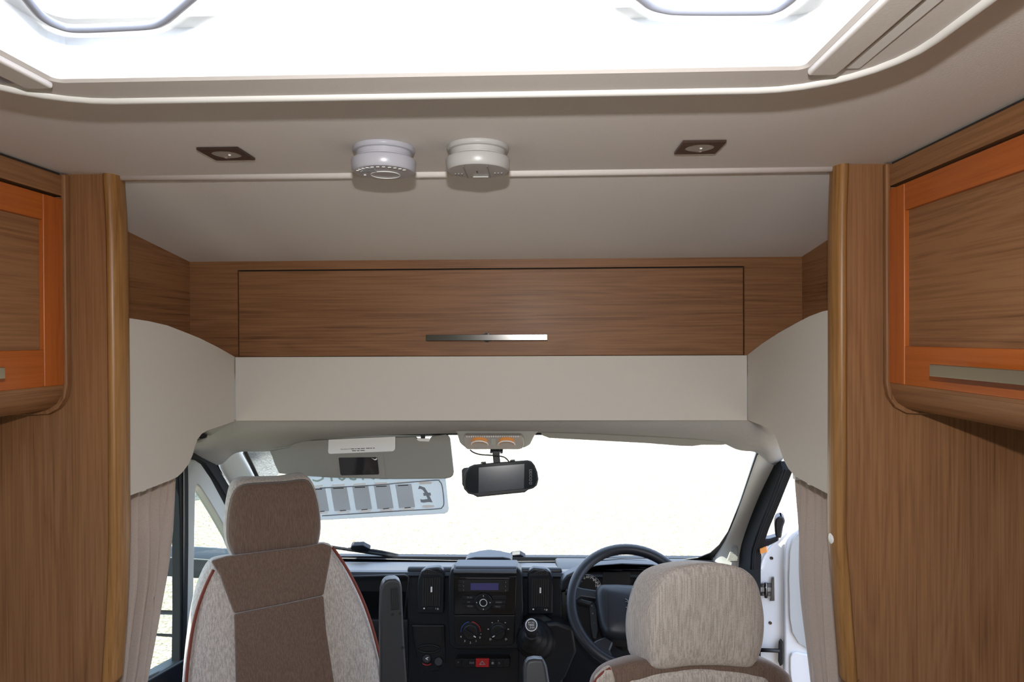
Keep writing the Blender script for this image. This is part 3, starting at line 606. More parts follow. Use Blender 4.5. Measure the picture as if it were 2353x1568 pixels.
def bit(name, pix, mat, par, off=0.0, th=0.004, bev=0.0008, pl=DP): return trace(name, pl, pix, th, mat, par, off=off, bevel=bev)
bit('disc_slot', [(1057, 1326), (1172, 1326), (1172, 1330), (1057, 1330)], 'black', rd)
bit('slot_edge', [(1071, 1329.3), (1170, 1330), (1170, 1330.6), (1071, 1329.9)], 'printgrey', rd, off=0.0006)
bit('display_bezel', [(1060, 1333), (1168, 1334), (1167, 1360), (1158, 1362), (1062, 1360)], 'black', rd)
bit('display', [(1081, 1341), (1146, 1341), (1145, 1357), (1081, 1357)], 'lcd', rd, off=0.001)
for side, xs in ((0, (1062, 1093, 1090, 1067)), (1, (1131, 1163, 1158, 1134))):
    for k in range(3):
        y0 = 1370+k*10; a = xs[0]+k*1.0 if side == 0 else xs[0]; b = xs[1]-(k*1.2) if side == 1 else xs[1]
        bit('button', [(a, y0), (b, y0), (b, y0+9), (a+(k == 2)*3*(side == 0), y0+9)], 'dash2', rd, off=0.002, bev=0.001)
    for k in range(3):
        x = 1053 if side == 0 else 1160
        bit('preset_button', [(x, 1334+k*9), (x+9, 1334+k*9), (x+9, 1342+k*9), (x, 1342+k*9)], 'black', rd, off=0.0012)
kc = DP.at(1111, 1384)
dnY = (0, -1, 0)
lathe('control_pad', kc, dnY, [(0.0285, 0), (0.0285, 0.003), (0.0265, 0.005), (0.017, 0.0035), (0.016, 0.006), (0.0, 0.0065)], 'dash2', rd, n=48)
tube('power_ring', [kc+V((0.0112*math.cos(a/32*2*math.pi), -0.0068, 0.0112*math.sin(a/32*2*math.pi))) for a in range(32)], 0.0011, 'print', rd, closed=True, n=6)
RX, RZ = (1, 0, 0), (0, 0, 1)
T = lambda px, py, off=0.0005, pl=DP: pl.at(px, py, off)
items = [(str(i+1), T(1065, 1338+i*9.3, 0.002), 0.007) for i in range(3)] + [(str(i+4), T(1162, 1339+i*9.3, 0.002), 0.007) for i in range(3)]
items += [('FM AS', T(1079, 1374, 0.003), 0.0062), ('AM', T(1077, 1384.5, 0.003), 0.0062), ('MEDIA', T(1080, 1394, 0.003), 0.0062), ('AUDIO', T(1146, 1385, 0.003), 0.0062), ('MENU', T(1144, 1395, 0.003), 0.0062)]
text('printed_legend', '', 0, None, RX, RZ, 'printgrey', rd, items=items)
for dx, dz in ((0, 1), (1, 0), (0, -1), (-1, 0)):
    c_ = kc+V((dx*0.0215, -0.0052, dz*0.0215)); u = V((dx, 0, dz)); v_ = V((-dz, 0, dx))
    prism('arrow', [c_+u*0.002, c_-u*0.0015+v_*0.0018, c_-u*0.0015-v_*0.0018], (0, 0.0008, 0), 'print', rd)
# heater panel
hp = trace('heater_panel', D(2.128), [(1043, 1414), (1184, 1414), (1182, 1478), (1176, 1485), (1052, 1485), (1045, 1478)], 0.04, 'dash2', da, bevel=0.004)
def dial(px, py, rot):
    c_ = DP.at(px, py); lathe('dial', c_, dnY, [(0.029, 0.0), (0.0285, 0.0015), (0.025, 0.002), (0.024, 0.008), (0.0215, 0.011), (0.0, 0.011)], 'black', hp, n=40)
    u = V((math.cos(rot), 0, math.sin(rot))); v_ = V((-math.sin(rot), 0, math.cos(rot))); q = c_+V((0, -0.011, 0))
    prism('dial_grip', [q+u*0.022+v_*0.003, q-u*0.022+v_*0.003, q-u*0.022-v_*0.003, q+u*0.022-v_*0.003], (0, -0.008, 0), 'dash2', hp, bevel=0.001)
    q2 = q+V((0, -0.0082, 0))+u*0.0165
    prism('dial_mark', [q2+u*0.004+v_*0.0016, q2-u*0.004+v_*0.0016, q2-u*0.004-v_*0.0016, q2+u*0.004-v_*0.0016], (0, 0.001, 0), 'print', hp)
    return c_
cA = dial(1082, 1451, math.radians(-33)); cB = dial(1145, 1451, math.radians(212))
for a0, a1, mt in ((100, 185, 'bluerim'), (0, 85, 'redrim')):
    tube('temperature_arc', [cA+V((0.0305*math.cos(math.radians(a0+(a1-a0)*i/12)), -0.0022, 0.0305*math.sin(math.radians(a0+(a1-a0)*i/12)))) for i in range(13)], 0.0018, mt, hp, n=6)
items = [(s, T(x, y, 0.001), 0.009) for s, x, y in (('4', 1059, 1464), ('3', 1068, 1474), ('2', 1081, 1477.5), ('1', 1094, 1474), ('0', 1103, 1466), ('*', 1105, 1459), ('o', 1122, 1446), ('=', 1131, 1432), ('v', 1145, 1427), ('=', 1161, 1432), ('o', 1168, 1446), ('D', 1127, 1470), ('D', 1163, 1470))]
text('printed_legend', '', 0, None, RX, RZ, 'print', hp, items=items)
# switch strip
sw = trace('switch_strip', D(2.15), [(1046, 1520), (1050, 1514), (1168, 1514), (1172, 1520), (1172, 1530), (1167, 1535), (1051, 1534), (1046, 1528)], 0.03, 'black', da, bevel=0.002)
for a, b, mt in ((1047, 1060, 'dash2'), (1061, 1076, 'dash2'), (1077, 1091.5, 'dash2'), (1093, 1123.5, 'red'), (1125, 1139, 'dash2'), (1140, 1155, 'dash2'), (1156, 1171, 'dash2')):
    q = bit('rocker_switch', [(a, 1515), (b, 1515), (b, 1534), (a, 1534)], mt, sw, pl=D(2.148), th=0.008, off=0.003 if mt == 'red' else 0.001, bev=0.001)
    if mt == 'red': q['label'] = 'red hazard warning switch'
PS_ = D(2.144)
tri = [(1108, 1518.5), (1115.5, 1528.5), (1100.5, 1528.5)]; tri2 = [(1108, 1521.5), (1112.3, 1527), (1103.7, 1527)]
ringprism('hazard_triangle', [PS_.at(*p, 0.0005) for p in tri], [PS_.at(*p, 0.0005) for p in tri2], (0, 0.0008, 0), 'printgrey', sw)
text('printed_legend', '', 0, None, RX, RZ, 'printgrey', sw, items=[('=', PS_.at(1053, 1523), 0.010), ('0\u00b10', PS_.at(1084, 1524), 0.010), ('-', PS_.at(1132, 1519), 0.010), ('\u25a0', PS_.at(1132, 1525), 0.010), ('n', PS_.at(1147, 1524), 0.012)])
# air vents
def vent(x0, x1, flip):
    o_p = [(x0-2, 1412), (x0-3, 1350), (x0-1, 1326), (x0+6, 1310), (x0+18, 1302), (x1-12, 1299), (x1-3, 1304), (x1+1, 1315), (x1, 1412)] if not flip else [(x0, 1412), (x0, 1315), (x0+4, 1304), (x0+14, 1299), (x1-14, 1302), (x1-4, 1310), (x1+1, 1326), (x1+2, 1350), (x1+1, 1412)]
    dy = 0 if not flip else 2
    v_ = trace('air_vent', D(2.150), [(x, y+dy+(5 if y < 1330 else 0)) for x, y in o_p], 0.03, 'dash', da, bevel=0.008)
    gx0, gx1 = x0+9, x1-8
    P2 = D(2.148)
    trace('vent_mouth', P2, [(gx0, 1328+dy), (gx1, 1328+dy), (gx1-1, 1394+dy), (gx0-2, 1394+dy)], 0.006, 'black', v_)
    for k in range(8):
        x = gx0+2+k*(gx1-gx0-5)/7
        trace('slat', P2, [(x, 1329+dy), (x+1.5, 1329+dy), (x+1.0, 1393+dy), (x-0.7, 1393+dy)], 0.004, 'armrest', v_, off=0.003)
    xm = (gx0+gx1)/2
    trace('tab', P2, [(xm-1.5, 1350+dy), (xm+2, 1350+dy), (xm+2, 1362+dy), (xm-1.8, 1362+dy)], 0.008, 'print', v_, off=0.006, bevel=0.001)
    trace('thumbwheel', P2, [(gx0+11, 1396.5+dy), (gx1-15, 1396.5+dy), (gx1-15, 1403+dy), (gx0+11, 1403+dy)], 0.006, 'dash2', v_, off=0.005, bevel=0.001)
    text('printed_legend', '', 0, None, RX, RZ, 'print', v_, items=[('\u2022', P2.at(gx0+4.5, 1399.5+dy, 0.003), 0.022), ('I', P2.at(gx1-11, 1399.5+dy, 0.003), 0.0075), ('o', P2.at(gx1-6, 1399.5+dy, 0.003), 0.012)])
    # quadrant grille on top
    hgt = lambda t: 1313-(11*math.sin(math.pi*min(1, 0.18+0.82*(1-t)))**0.7 if not flip else 11*math.sin(math.pi*min(1, 0.18+0.82*t))**0.7)
    n = 7
    fa = x0+11 if not flip else x1-54
    trace('demist_frame', P2, [(fa+(44 if not flip else 0), 1321+dy), (fa+(0 if not flip else 44), 1321+dy), (fa+(1 if not flip else 43), 1312+dy), (fa+(9 if not flip else 35), 1308+dy), (fa+(24 if not flip else 20), 1312+dy)], 0.002, 'armrest', v_, off=0.0006)
    for k in range(n):
        t0, t1 = k/n, (k+0.62)/n; a, b = x0+14+t0*37, x0+14+t1*37
        if flip: a, b = x1-51+t0*37, x1-51+t1*37
        dy2 = dy+6; tt = (t0+t1)/2; hq = 1313+dy2-(9.0*(1-tt)**0.6 if not flip else 9.0*tt**0.6)
        trace('demist_slot', P2, [(a, 1313+dy2), (b, 1313+dy2), (b+1.0, hq+1.0), (a+1.5, hq)], 0.004, 'black', v_, off=0.0015)
    return v_
vent(961, 1020, False); vent(1212, 1270, True)
# cubby with cup holder and two plugs
cb = trace('cubby', D(2.172), [(944, 1437), (1022, 1437), (1024, 1520), (1018, 1542), (985, 1546), (962, 1530), (952, 1490)], 0.02, 'dash', da, bevel=0.006)
trace('cubby_mouth', D(2.1705), [(951, 1441), (1015, 1441), (1017, 1505), (1000, 1512), (970, 1510), (958, 1490)], 0.004, 'black', cb)
tube('cup_ring', [PYp(985+26*math.cos(a/24*2*math.pi), 1492+9*math.sin(a/24*2*math.pi), 2.168) for a in range(24)], 0.003, 'dash2', cb, closed=True, n=6)
for x, y in ((981, 1515), (1008, 1522)):
    lathe('round_plug', PYp(x, y, 2.168), (0, -0.8, 0.6), [(0.0145, -0.01), (0.0145, 0.006), (0.012, 0.009), (0.0, 0.009)], 'dash', cb, n=28)
tube('red_plug_ring', [PYp(981+10*math.cos(a), 1523+6*math.sin(a), 2.165) for a in [math.pi*(0.1+0.8*i/10) for i in range(11)]], 0.0025, 'redrim', cb, n=6)
prism('plug_mark', [PYp(x, y, 2.15) for x, y in [(977, 1514), (983, 1511), (985, 1512), (980, 1515), (984, 1517), (982, 1518)]], (0, 0.001, 0), 'print', cb)
# instrument binnacle
ho = [(1286, 1352), (1290, 1328), (1302, 1314), (1330, 1301), (1370, 1292), (1430, 1287.5), (1500, 1290), (1545, 1299), (1580, 1315), (1600, 1345)]
hi = [(1330, 1352), (1333, 1330), (1342, 1320), (1356, 1312), (1380, 1306), (1430, 1303), (1490, 1306), (1520, 1314), (1545, 1328), (1560, 1352)]
bn = prism('instrument_hood', [PYp(x, y+9, 2.105) for x, y in ho] + [PYp(x, y, 2.105) for x, y in hi[::-1]], (0, 0.05, 0), 'dash', da, bevel=0.008)
ic = trace('instrument_cluster', D(2.17), hi + [(1560, 1440), (1310, 1440)], 0.05, 'dash2', da)
PI_ = D(2.168)
for cx, cy, nm in ((1350, 1352, 's'), (1486, 1353, 't')):
    c_ = PI_.at(cx, cy); lathe('gauge', c_, dnY, [(0.046, 0), (0.046, 0.001), (0.0, 0.0012)], 'black', ic, n=48)
    tube('gauge_scale', [c_+V((0.0435*math.cos(math.radians(a)), -0.002, 0.0435*math.sin(math.radians(a)))) for a in range(-20, 201, 10)], 0.0009, 'printgrey', ic, n=5)
items = [(s, PI_.at(x, y, 0.003), 0.0115) for s, x, y in (('40', 1334, 1336), ('50', 1341, 1329), ('60', 1350.5, 1326.5), ('70', 1359.5, 1328.5), ('80', 1366.5, 1333.5), ('90', 1371.5, 1340), ('100', 1373, 1347), ('10', 1462, 1347), ('20', 1468, 1334), ('30', 1482, 1326))]
text('numeral', '', 0, None, RX, RZ, 'print', ic, items=items)
trace('trip_display', PI_, [(1386, 1309), (1448, 1309), (1448, 1350), (1384, 1350)], 0.004, 'black', ic, off=0.003)
# ---- stalk, steering wheel
tw = math.radians(45); Nw = V((0, -math.cos(tw), math.sin(tw))); Cw = PYp(1452, 1391, 2.0); PW = Pl(Cw, Nw); Ux, Uy = V((1, 0, 0)), V((0, math.sin(tw), math.cos(tw)))
st = thing('steering_wheel', Cw, 'dark four-spoke steering wheel with silver lion badge', 'steering wheel')
RW = 0.178
tube('rim', [Cw+Ux*RW*math.cos(a/64*2*math.pi)+Uy*RW*math.sin(a/64*2*math.pi) for a in range(64)], 0.0165, 'dash', st, closed=True, n=16)
hub = pillow('hub_pad', [PW.at(x, y, 0.0) for x, y in [(1370, 1358), (1400, 1350), (1452, 1351), (1505, 1352), (1534, 1360), (1532, 1410), (1522, 1455), (1500, 1472), (1452, 1478), (1400, 1472), (1382, 1452), (1372, 1410)]], Nw, [(0.05, -0.040), (0.02, -0.036), (0.006, -0.028), (0.0, -0.015), (0.0, 0.03)], 'dash', st)
for f_ in (lambda x: x, lambda x: 2*1452-x):
    trace('spoke', PW, [(f_(x), y) for x, y in [(1312, 1352), (1325, 1347), (1340, 1351), (1374, 1356), (1374, 1378), (1335, 1372), (1322, 1380), (1312, 1392)]], 0.02, 'dash', st, off=0.012, bevel=0.006)
    trace('spoke', PW, [(f_(x), y) for x, y in [(1352, 1482), (1372, 1470), (1392, 1462), (1410, 1474), (1402, 1494), (1410, 1512), (1392, 1518)]], 0.02, 'dash', st, off=0.01, bevel=0.006)
    trace('switch_pod', PW, [(f_(x), y) for x, y in [(1354, 1388), (1366, 1380), (1372, 1400), (1376, 1450), (1371, 1470), (1362, 1468), (1357, 1440)]], 0.02, 'dash2', st, off=0.0, bevel=0.004)
trace('pad_seam', PW, [(1394, 1356), (1395.2, 1356), (1395.2, 1440), (1394, 1440)], 0.002, 'black', hub, off=0.0385)
def stroke(name, pix, r, off=0.040): return tube(name, smoothpts([PW.at(x, y, off) for x, y in pix], 3, closed=False), r, 'steel', bd, n=8)
bd = pillow('badge', [PW.at(x, y, 0.040) for x, y in [(1447, 1378), (1455, 1374), (1462, 1380), (1462, 1392), (1458, 1402), (1450, 1404), (1446, 1394), (1449, 1387)]], Nw, [(0.003, -0.002), (0, 0), (0, 0.004)], 'steel', hub, sm=3); bd['label'] = 'silver lion badge'
bd_parent = hub
for pix, r in (([(1437, 1377), (1441, 1380), (1449, 1386)], 0.0016), ([(1437, 1384), (1442, 1384), (1450, 1387)], 0.0014), ([(1438, 1396.5), (1442, 1397), (1448, 1390)], 0.0015), ([(1460, 1400), (1468, 1402), (1472, 1396)], 0.0014), ([(1446, 1377), (1450, 1375), (1455, 1377)], 0.002)):
    tube('badge_stroke', smoothpts([PW.at(x, y, 0.041) for x, y in pix], 3, closed=False), r, 'steel', hub, n=8)
text('switch_mark', '', 0, None, Ux, Uy, 'printgrey', st, items=[('<', PW.at(1360, 1393, 0.001), 0.008), ('+', PW.at(1362, 1411, 0.001), 0.009), ('-', PW.at(1365, 1432, 0.001), 0.009)])
tube('column', [Cw-Nw*0.01, Cw-Nw*0.24], 0.045, 'dash2', st, n=20)
tube('stalk', [Cw-Nw*0.07, PYp(1330, 1382, 2.06), PYp(1303, 1358, 2.10)], 0.008, 'dash2', st, n=10)
# ---- gear lever
gp = PYp(1221, 1440, 2.0); gl = thing('gear_lever', gp+V((0.01, 0.10, -0.12)), 'dash-mounted gear lever with white ringed shift pattern', 'gear lever')
gax = V((0.0, -0.62, 0.78)).normalized()
lathe('knob', gp, gax, [(0.010, -0.055), (0.016, -0.04), (0.020, -0.02), (0.0222, -0.004), (0.0215, 0.008), (0.0185, 0.014), (0.0, 0.0165)], 'dash', gl, n=36)
cax = (CAM-gp).normalized(); cax = (cax+gax*0.35).normalized(); cp = gp+gax*0.002+cax*0.0185; gr_, gu_ = Pl(cp, cax).axes()
kn = lathe('pattern_cap', cp, cax, [(0.0172, -0.008), (0.0172, 0.0), (0.0, 0.0008)], 'black', gl, n=36)
tube('cap_ring', [cp+(gr_*math.cos(a/32*2*math.pi)+gu_*math.sin(a/32*2*math.pi))*0.0165+cax*0.0004 for a in range(32)], 0.0011, 'print', gl, closed=True, n=6)
G = lambda x, y: cp+gr_*x+gu_*y+cax*0.0014
text('shift_number', '', 0, None, gr_, gu_, 'print', gl, items=[(s, G(x, y), 0.0062) for s, x, y in (('R', -0.0075, 0.0065), ('1', -0.0028, 0.0068), ('3', 0.0022, 0.0068), ('5', 0.0070, 0.0065), ('2', -0.0028, -0.0070), ('4', 0.0022, -0.0072), ('6', 0.0070, -0.0066))])
for a, b in (((-0.0075, 0.0002), (0.0068, 0.0002)), ((-0.0028, 0.0035), (-0.0028, -0.0035)), ((0.0022, 0.0035), (0.0022, -0.0035)), ((0.0068, 0.0035), (0.0068, -0.0035)), ((-0.0075, 0.0032), (-0.0075, 0.0))):
    tube('shift_line', [G(*a), G(*b)], 0.0005, 'print', gl, n=5)
bt = [gp-gax*0.04, gp-gax*0.06, gp-gax*0.09+V((0.005, 0.02, 0)), gp-gax*0.12+V((0.012, 0.05, 0)), gp+V((0.02, 0.16, -0.10))]
tube('leather_boot', smoothpts(bt, 4, closed=False), [0.017+0.062*(i/16)**1.2+0.004*math.sin(i*1.9) for i in range(17)], 'dash2', gl, n=18)
prism('lever_console', [PYp(x, y, 2.12) for x, y in [(1192, 1440), (1280, 1432), (1318, 1445), (1325, 1500), (1300, 1560), (1260, 1600), (1190, 1600)]], (0, 0.06, 0), 'dash2', da, bevel=0.012)
# ================================================================== VISORS, MIRROR, ROOF CONSOLE, SIGN
PV = Pl((0, 2.01, 1.30), (0, -0.96, 0.28)); PV.n = V((0, -0.97, 0.24)).normalized()
vs_ = thing('sun_visor', PV.at(840, 1010), 'lowered grey sun visor with white label and vanity mirror', 'sun visor', 'cab sun visors')
trace('visor_board', PV, [(618, 1036), (664, 1028), (672, 1021), (678, 1013), (754, 1010), (955, 1003), (961, 1009), (966, 1011), (982, 1011), (988, 1008), (992, 1002), (1024, 998), (1031, 1001), (1034, 1008), (1042, 1084), (1040, 1092), (1035, 1097), (1024, 1100), (908, 1101), (768, 1098), (699, 1094), (640, 1088), (630, 1066), (624, 1048)], 0.016, 'visor', vs_, bevel=0.004)
trace('mirror_flap', PV, [(769, 1047), (880, 1043), (886, 1099), (784, 1098)], 0.004, 'visor', vs_, off=0.0018)['label'] = 'mirror flap'
trace('vanity_mirror', PV, [(778, 1054), (780, 1052), (864, 1051), (867, 1053), (871, 1088), (869, 1091), (785, 1093), (782, 1090)], 0.003, 'darkmirror', vs_, off=0.0034)
trace('painted_reflection', PV, [(853, 1053), (862, 1056), (865, 1053), (867, 1055), (864, 1058), (861, 1058)], 0.001, 'print', vs_, off=0.0038)  # white sliver painted on as a reflection in the vanity mirror
lb = trace('label', PV, [(755, 1011), (908, 1004), (908, 1031), (906, 1035), (902, 1037.5), (759, 1043.5), (755, 1042), (754, 1038)], 0.0012, 'white', vs_, off=0.0022); lb['label'] = 'white printed maker label'
rgt = (PV.at(908, 1031)-PV.at(757, 1038)).normalized(); upv = PV.axes()[1]
text('label_print', '', 0, None, rgt, upv, 'ink', lb, items=[('Manufactured By', PV.at(796, 1032.4, 0.0025), 0.0052)])
for xa_, xb_, yy in ((808, 814, 1032.0), (816, 819, 1031.8), (821, 827, 1031.6), (829, 838, 1031.2), (841, 850, 1030.8), (851, 855, 1030.6), (857, 861, 1030.4), (809, 818, 1036.4), (820, 826, 1036.2), (828, 838, 1035.8)):
    trace('print_mark', PV, [(xa_, yy-0.7), (xb_, yy-0.85), (xb_, yy+0.65), (xa_, yy+0.8)], 0.0003, 'ink', lb, off=0.0025)
trace('clip', PV, [(957, 1010), (960, 1007), (986, 1008), (988, 1011), (985, 1015), (962, 1014)], 0.01, 'white', vs_, off=0.008, bevel=0.001)
trace('clip_stem', PV, [(965, 990), (978, 990), (976, 1009), (967, 1009)], 0.008, 'dash2', vs_, off=0.008, bevel=0.001)
tube('pivot_arm', [PV.at(650, 1009, -0.005), PV.at(664, 1010, 0.0), PV.at(671, 1016, 0.0), PV.at(690, 1017, -0.008)], 0.0045, 'trimgrey', vs_)
trace('pivot_bracket', PV, [(640, 1008), (648, 1003), (690, 1001), (690, 1008), (660, 1014), (645, 1015)], 0.012, 'trimgrey', vs_, off=-0.002, bevel=0.003)
tube('visor_rod', [PV.at(680, 1010, -0.012), PV.at(1030, 997, -0.012)], 0.006, 'trimgrey', vs_)
PV2 = Pl((0, 2.0, 1.30), (0, -1, -0.35))
v2 = thing('sun_visor', PV2.at(1450, 1005), 'folded grey sun visor tucked against roof above the steering wheel', 'sun visor', 'cab sun visors')
trace('visor_board', PV2, [(1238, 990), (1246, 1002), (1262, 1008), (1297, 1010), (1487, 1020), (1560, 1026), (1590, 1027), (1612, 1024), (1660, 1024), (1678, 1021), (1684, 1014), (1600, 1006), (1400, 996)], 0.02, 'visor', v2, bevel=0.004)
tube('pivot_arm', [PV2.at(1680, 1016, 0.006), PV2.at(1700, 1021, -0.01)], 0.005, 'trimgrey', v2)
# overhead console
PO = Pl((0, 1.93, 1.34), (0, -1, -0.25))
oc = thing('overhead_lamp', PO.at(1134, 1000), 'roof console lamp with two amber reading lights above mirror', 'lamp')
trace('housing', PO, [(1040, 984), (1050, 1000), (1056, 1020), (1066, 1031), (1206, 1032), (1218, 1024), (1228, 1004), (1246, 986)], 0.14, 'trimgrey', oc, off=-0.004, bevel=0.01)
ln = trace('lens_panel', PO, [(1064, 1008), (1068, 1001), (1197, 1001), (1203, 1007), (1205, 1024), (1200, 1032), (1192, 1034), (1074, 1034), (1067, 1028)], 0.02, 'lens', oc, off=0.012, bevel=0.004)
for cx in (1102, 1164):
    c_ = PO.at(cx, 1022, 0.012); axl = (PO.n + V((0, 0, -1.2))).normalized()
    lathe('reading_light', c_, axl, [(0.024, -0.012), (0.024, 0.001), (0.0205, 0.002), (0.018, -0.004), (0.0, -0.006)], 'amber', ln, n=32)
    tube('light_bezel', [c_+(V((1, 0, 0))*math.cos(a/28*6.28318)+axl.cross(V((1, 0, 0)))*math.sin(a/28*6.28318))*0.0235 for a in range(28)], 0.0022, 'white', ln, closed=True, n=6)
    trace('rocker', PO, [(cx-13, 1008), (cx+10, 1007), (cx+8, 1015), (cx-10, 1015)], 0.006, 'door_grey', ln, off=0.016, bevel=0.001)
trace('centre_switch', PO, [(1128, 1008), (1140, 1008), (1140, 1024), (1128, 1024)], 0.004, 'trimgrey', ln, off=0.0145, bevel=0.001)
for k in range(24):
    x = 1072+k*5.1; trace('lens_rib', PO, [(x, 1002.5), (x+2, 1002.5), (x+2, 1005.5), (x, 1005.5)], 0.003, 'white', ln, off=0.0135)
# mirror monitor
PM = Pl(PYp(1150, 1098, 2.0), (0.05, -1, 0.18))
mm = thing('mirror_monitor', PM.at(1141, 1036), 'black rear-view mirror monitor hanging from the windscreen', 'mirror')
mo = [(1066, 1124), (1064, 1112), (1066, 1098), (1070, 1085), (1078, 1073), (1089, 1068), (1143, 1063), (1212, 1058), (1221, 1060), (1229, 1070), (1235, 1085), (1237.5, 1102), (1234, 1116), (1225, 1123), (1214, 1126), (1206, 1132), (1097, 1143), (1088, 1138), (1076, 1135)]
trace('housing', PM, mo, 0.022, 'black', mm, bevel=0.003)
sc_ = trace('screen', PM, [(1070, 1122), (1069, 1108), (1072, 1088), (1080, 1076), (1091, 1071), (1213, 1061), (1224, 1066), (1232, 1086), (1234, 1104), (1228, 1118), (1214, 1123), (1090, 1134), (1078, 1132)], 0.002, 'screen', mm, off=0.0022)
trace('display', PM, [(1100, 1075), (1205, 1066.5), (1204, 1123), (1099.5, 1133)], 0.001, plain('lcd_glass', (0.035, 0.045, 0.06), 0.15), sc_, off=0.0028)
for y in (1082, 1088.5, 1095.5, 1103, 1111):
    a = [(1216.5, y-2.6), (1222, y-3), (1222, y+2.3), (1216.5, y+2.7)]; b = [(1217.3, y-1.9), (1221.3, y-2.2), (1221.3, y+1.6), (1217.3, y+2.0)]
    ringprism('touch_button', [PM.at(*p, 0.003) for p in a], [PM.at(*p, 0.003) for p in b], -PM.n*0.0005, 'printgrey', sc_)
trace('rear_camera_box', PM, [(1061, 1080), (1066, 1076), (1090, 1073), (1090, 1118), (1066, 1120), (1062, 1114)], 0.03, 'black', mm, off=-0.023, bevel=0.003)
for x in (1110, 1177): trace('clamp_tab', PM, [(x-6, 1066-(x-1110)*0.07), (x-4, 1062-(x-1110)*0.07), (x+6, 1061-(x-1110)*0.07), (x+7, 1066-(x-1110)*0.07)], 0.02, 'black', mm, off=0.002, bevel=0.001)
trace('mount_stem', PM, [(1131, 1030), (1150, 1030), (1148, 1046), (1150, 1066), (1134, 1067), (1132, 1046)], 0.016, 'black', mm, off=-0.012, bevel=0.003)
trace('mount_collar', PM, [(1127, 1030), (1156, 1030), (1155, 1042), (1150, 1043), (1148, 1036), (1133, 1036), (1131, 1042), (1126, 1042)], 0.012, 'black', mm, off=-0.016)
tube('cable', smoothpts([PM.at(x, y, 0.004) for x, y in [(1080, 1034), (1088, 1040), (1104, 1045), (1132, 1047), (1155, 1050), (1164, 1055), (1170, 1062)]], 5, closed=False), 0.0022, 'black', mm, n=6)
# price sign in the screen
PSn = Pl((0, 2.085, 1.2), (0.05, -1, -0.1)); sn = thing('price_sign', PSn.at(880, 1150), 'white plastic price board seen from behind against the windscreen', 'sign')
trace('board', PSn, [(655, 1075), (1020, 1060), (1031, 1170), (1029, 1177), (1022, 1181), (735, 1196), (655, 1200)], 0.003, 'sign', sn)
for i in range(6):
    x = 925-i*49.5; y = (930-x)*0.045
    trace('number_strip', PSn, [(x-17, 1114+y), (x+20, 1112+y), (x+29, 1166+y), (x-8, 1168+y)], 0.001, 'signdark', sn, off=0.001)
    q = trace('tab', PSn, [(x-14, 1107.5+y), (x+14, 1106+y), (x+15, 1110+y), (x-14, 1111.5+y)], 0.001, 'white', sn, off=0.0016)
    trace('tab_slot', PSn, [(x-11, 1115.5+y), (x+13, 1114.5+y), (x+13, 1116.2+y), (x-11, 1117.2+y)], 0.001, 'ink', sn, off=0.0018)
    trace('tab', PSn, [(x-3, 1169+y), (x+26, 1167.5+y), (x+27, 1172+y), (x-3, 1173.5+y)], 0.001, 'white', sn, off=0.0016)
    trace('tab_slot', PSn, [(x+4, 1167+y), (x+18, 1165.6+y), (x+19, 1167+y), (x+5, 1168.4+y)], 0.001, 'ink', sn, off=0.0018)
for p in ([(962, 1109), (967, 1107.5), (990, 1107), (993, 1110), (990, 1113), (964, 1114)], [(970, 1163), (975, 1161.5), (996, 1161), (999, 1164), (995, 1167), (973, 1168)]):
    trace('hanging_slot', PSn, p, 0.0012, 'print', sn, off=0.0012)
pth = smoothpts([PSn.at(x, y, 0.001) for x, y in [(735, 1122), (850, 1116), (925, 1110), (1000, 1104), (1010, 1107), (1016, 1118), (1020, 1155), (1016, 1166), (1005, 1170), (930, 1174), (850, 1179), (740, 1186)]], 4, closed=False)
tube('printed_border', pth, 0.0016, 'signprint', sn, n=5)
pos_, rs_, us_ = PSn.at(978, 1138, 0.0015), (PSn.at(1000, 1138)-PSn.at(950, 1140)).normalized(), (PSn.at(974, 1118)-PSn.at(981, 1158)).normalized()
text('pound_symbol', '\u00a3', 0.074, pos_, rs_, us_, 'signprint', sn, mirror=True, thick=0.0016)
text('sign_print', '201301C', 0.064, PSn.at(803, 1091, 0.0015), (PSn.at(880, 1090)-PSn.at(725, 1096)).normalized(), us_, 'signgreen', sn, mirror=True)
# grab handle in headlining corner
gh = thing('grab_handle', PXp(462, 1008, -0.80), 'small folded grab handle beside the cream fascia', 'handle')
PH = Pl((-0.79, 0, 0), (1, -0.35, 0)); PH.p0 = PXp(462, 1008, -0.79)
trace('recess', PH, [(450, 1008), (458, 1000), (468, 993), (476, 991), (478, 1000), (474, 1008)], 0.01, 'dash2', gh, bevel=0.002)
trace('grip', PH, [(442, 1016), (474, 1006), (478, 1002), (477, 1010), (470, 1016), (440, 1022)], 0.012, 'trimgrey', gh, off=0.006, bevel=0.003)
# ================================================================== SEATS
a28 = math.radians(28); f28 = V((math.sin(a28), -math.cos(a28), 0))
def plane_tilt(f, deg, p): r_ = math.radians(deg); return Pl(p, f*math.cos(r_) + V((0, 0, math.sin(r_))))
PB = plane_tilt(f28, 12, PYp(640, 1400, 1.80)); PHd = plane_tilt(f28, 6, PYp(635, 1200, 1.845))
ps = thing('swivel_armchair', V((PB.p0.x+0.12, PB.p0.y-0.22, 0)), 'passenger cab seat swivelled to face the living area', 'seat', 'cab seats')
bo_ = [(482, 1292), (520, 1280), (600, 1270), (700, 1258), (742, 1250), (766, 1256), (801, 1310), (840, 1390), (868, 1480), (884, 1568), (892, 1700), (880, 1880), (430, 1920), (414, 1700), (420, 1568), (428, 1480), (440, 1400), (456, 1340)]
pillow('backrest', [PB.at(x, y) for x, y in bo_], PB.n, [(0.06, -0.012), (0.025, -0.006), (0.008, 0.004), (0.0, 0.02), (0.0, 0.075), (0.01, 0.095), (0.05, 0.105)], 'light', ps, sm=4)
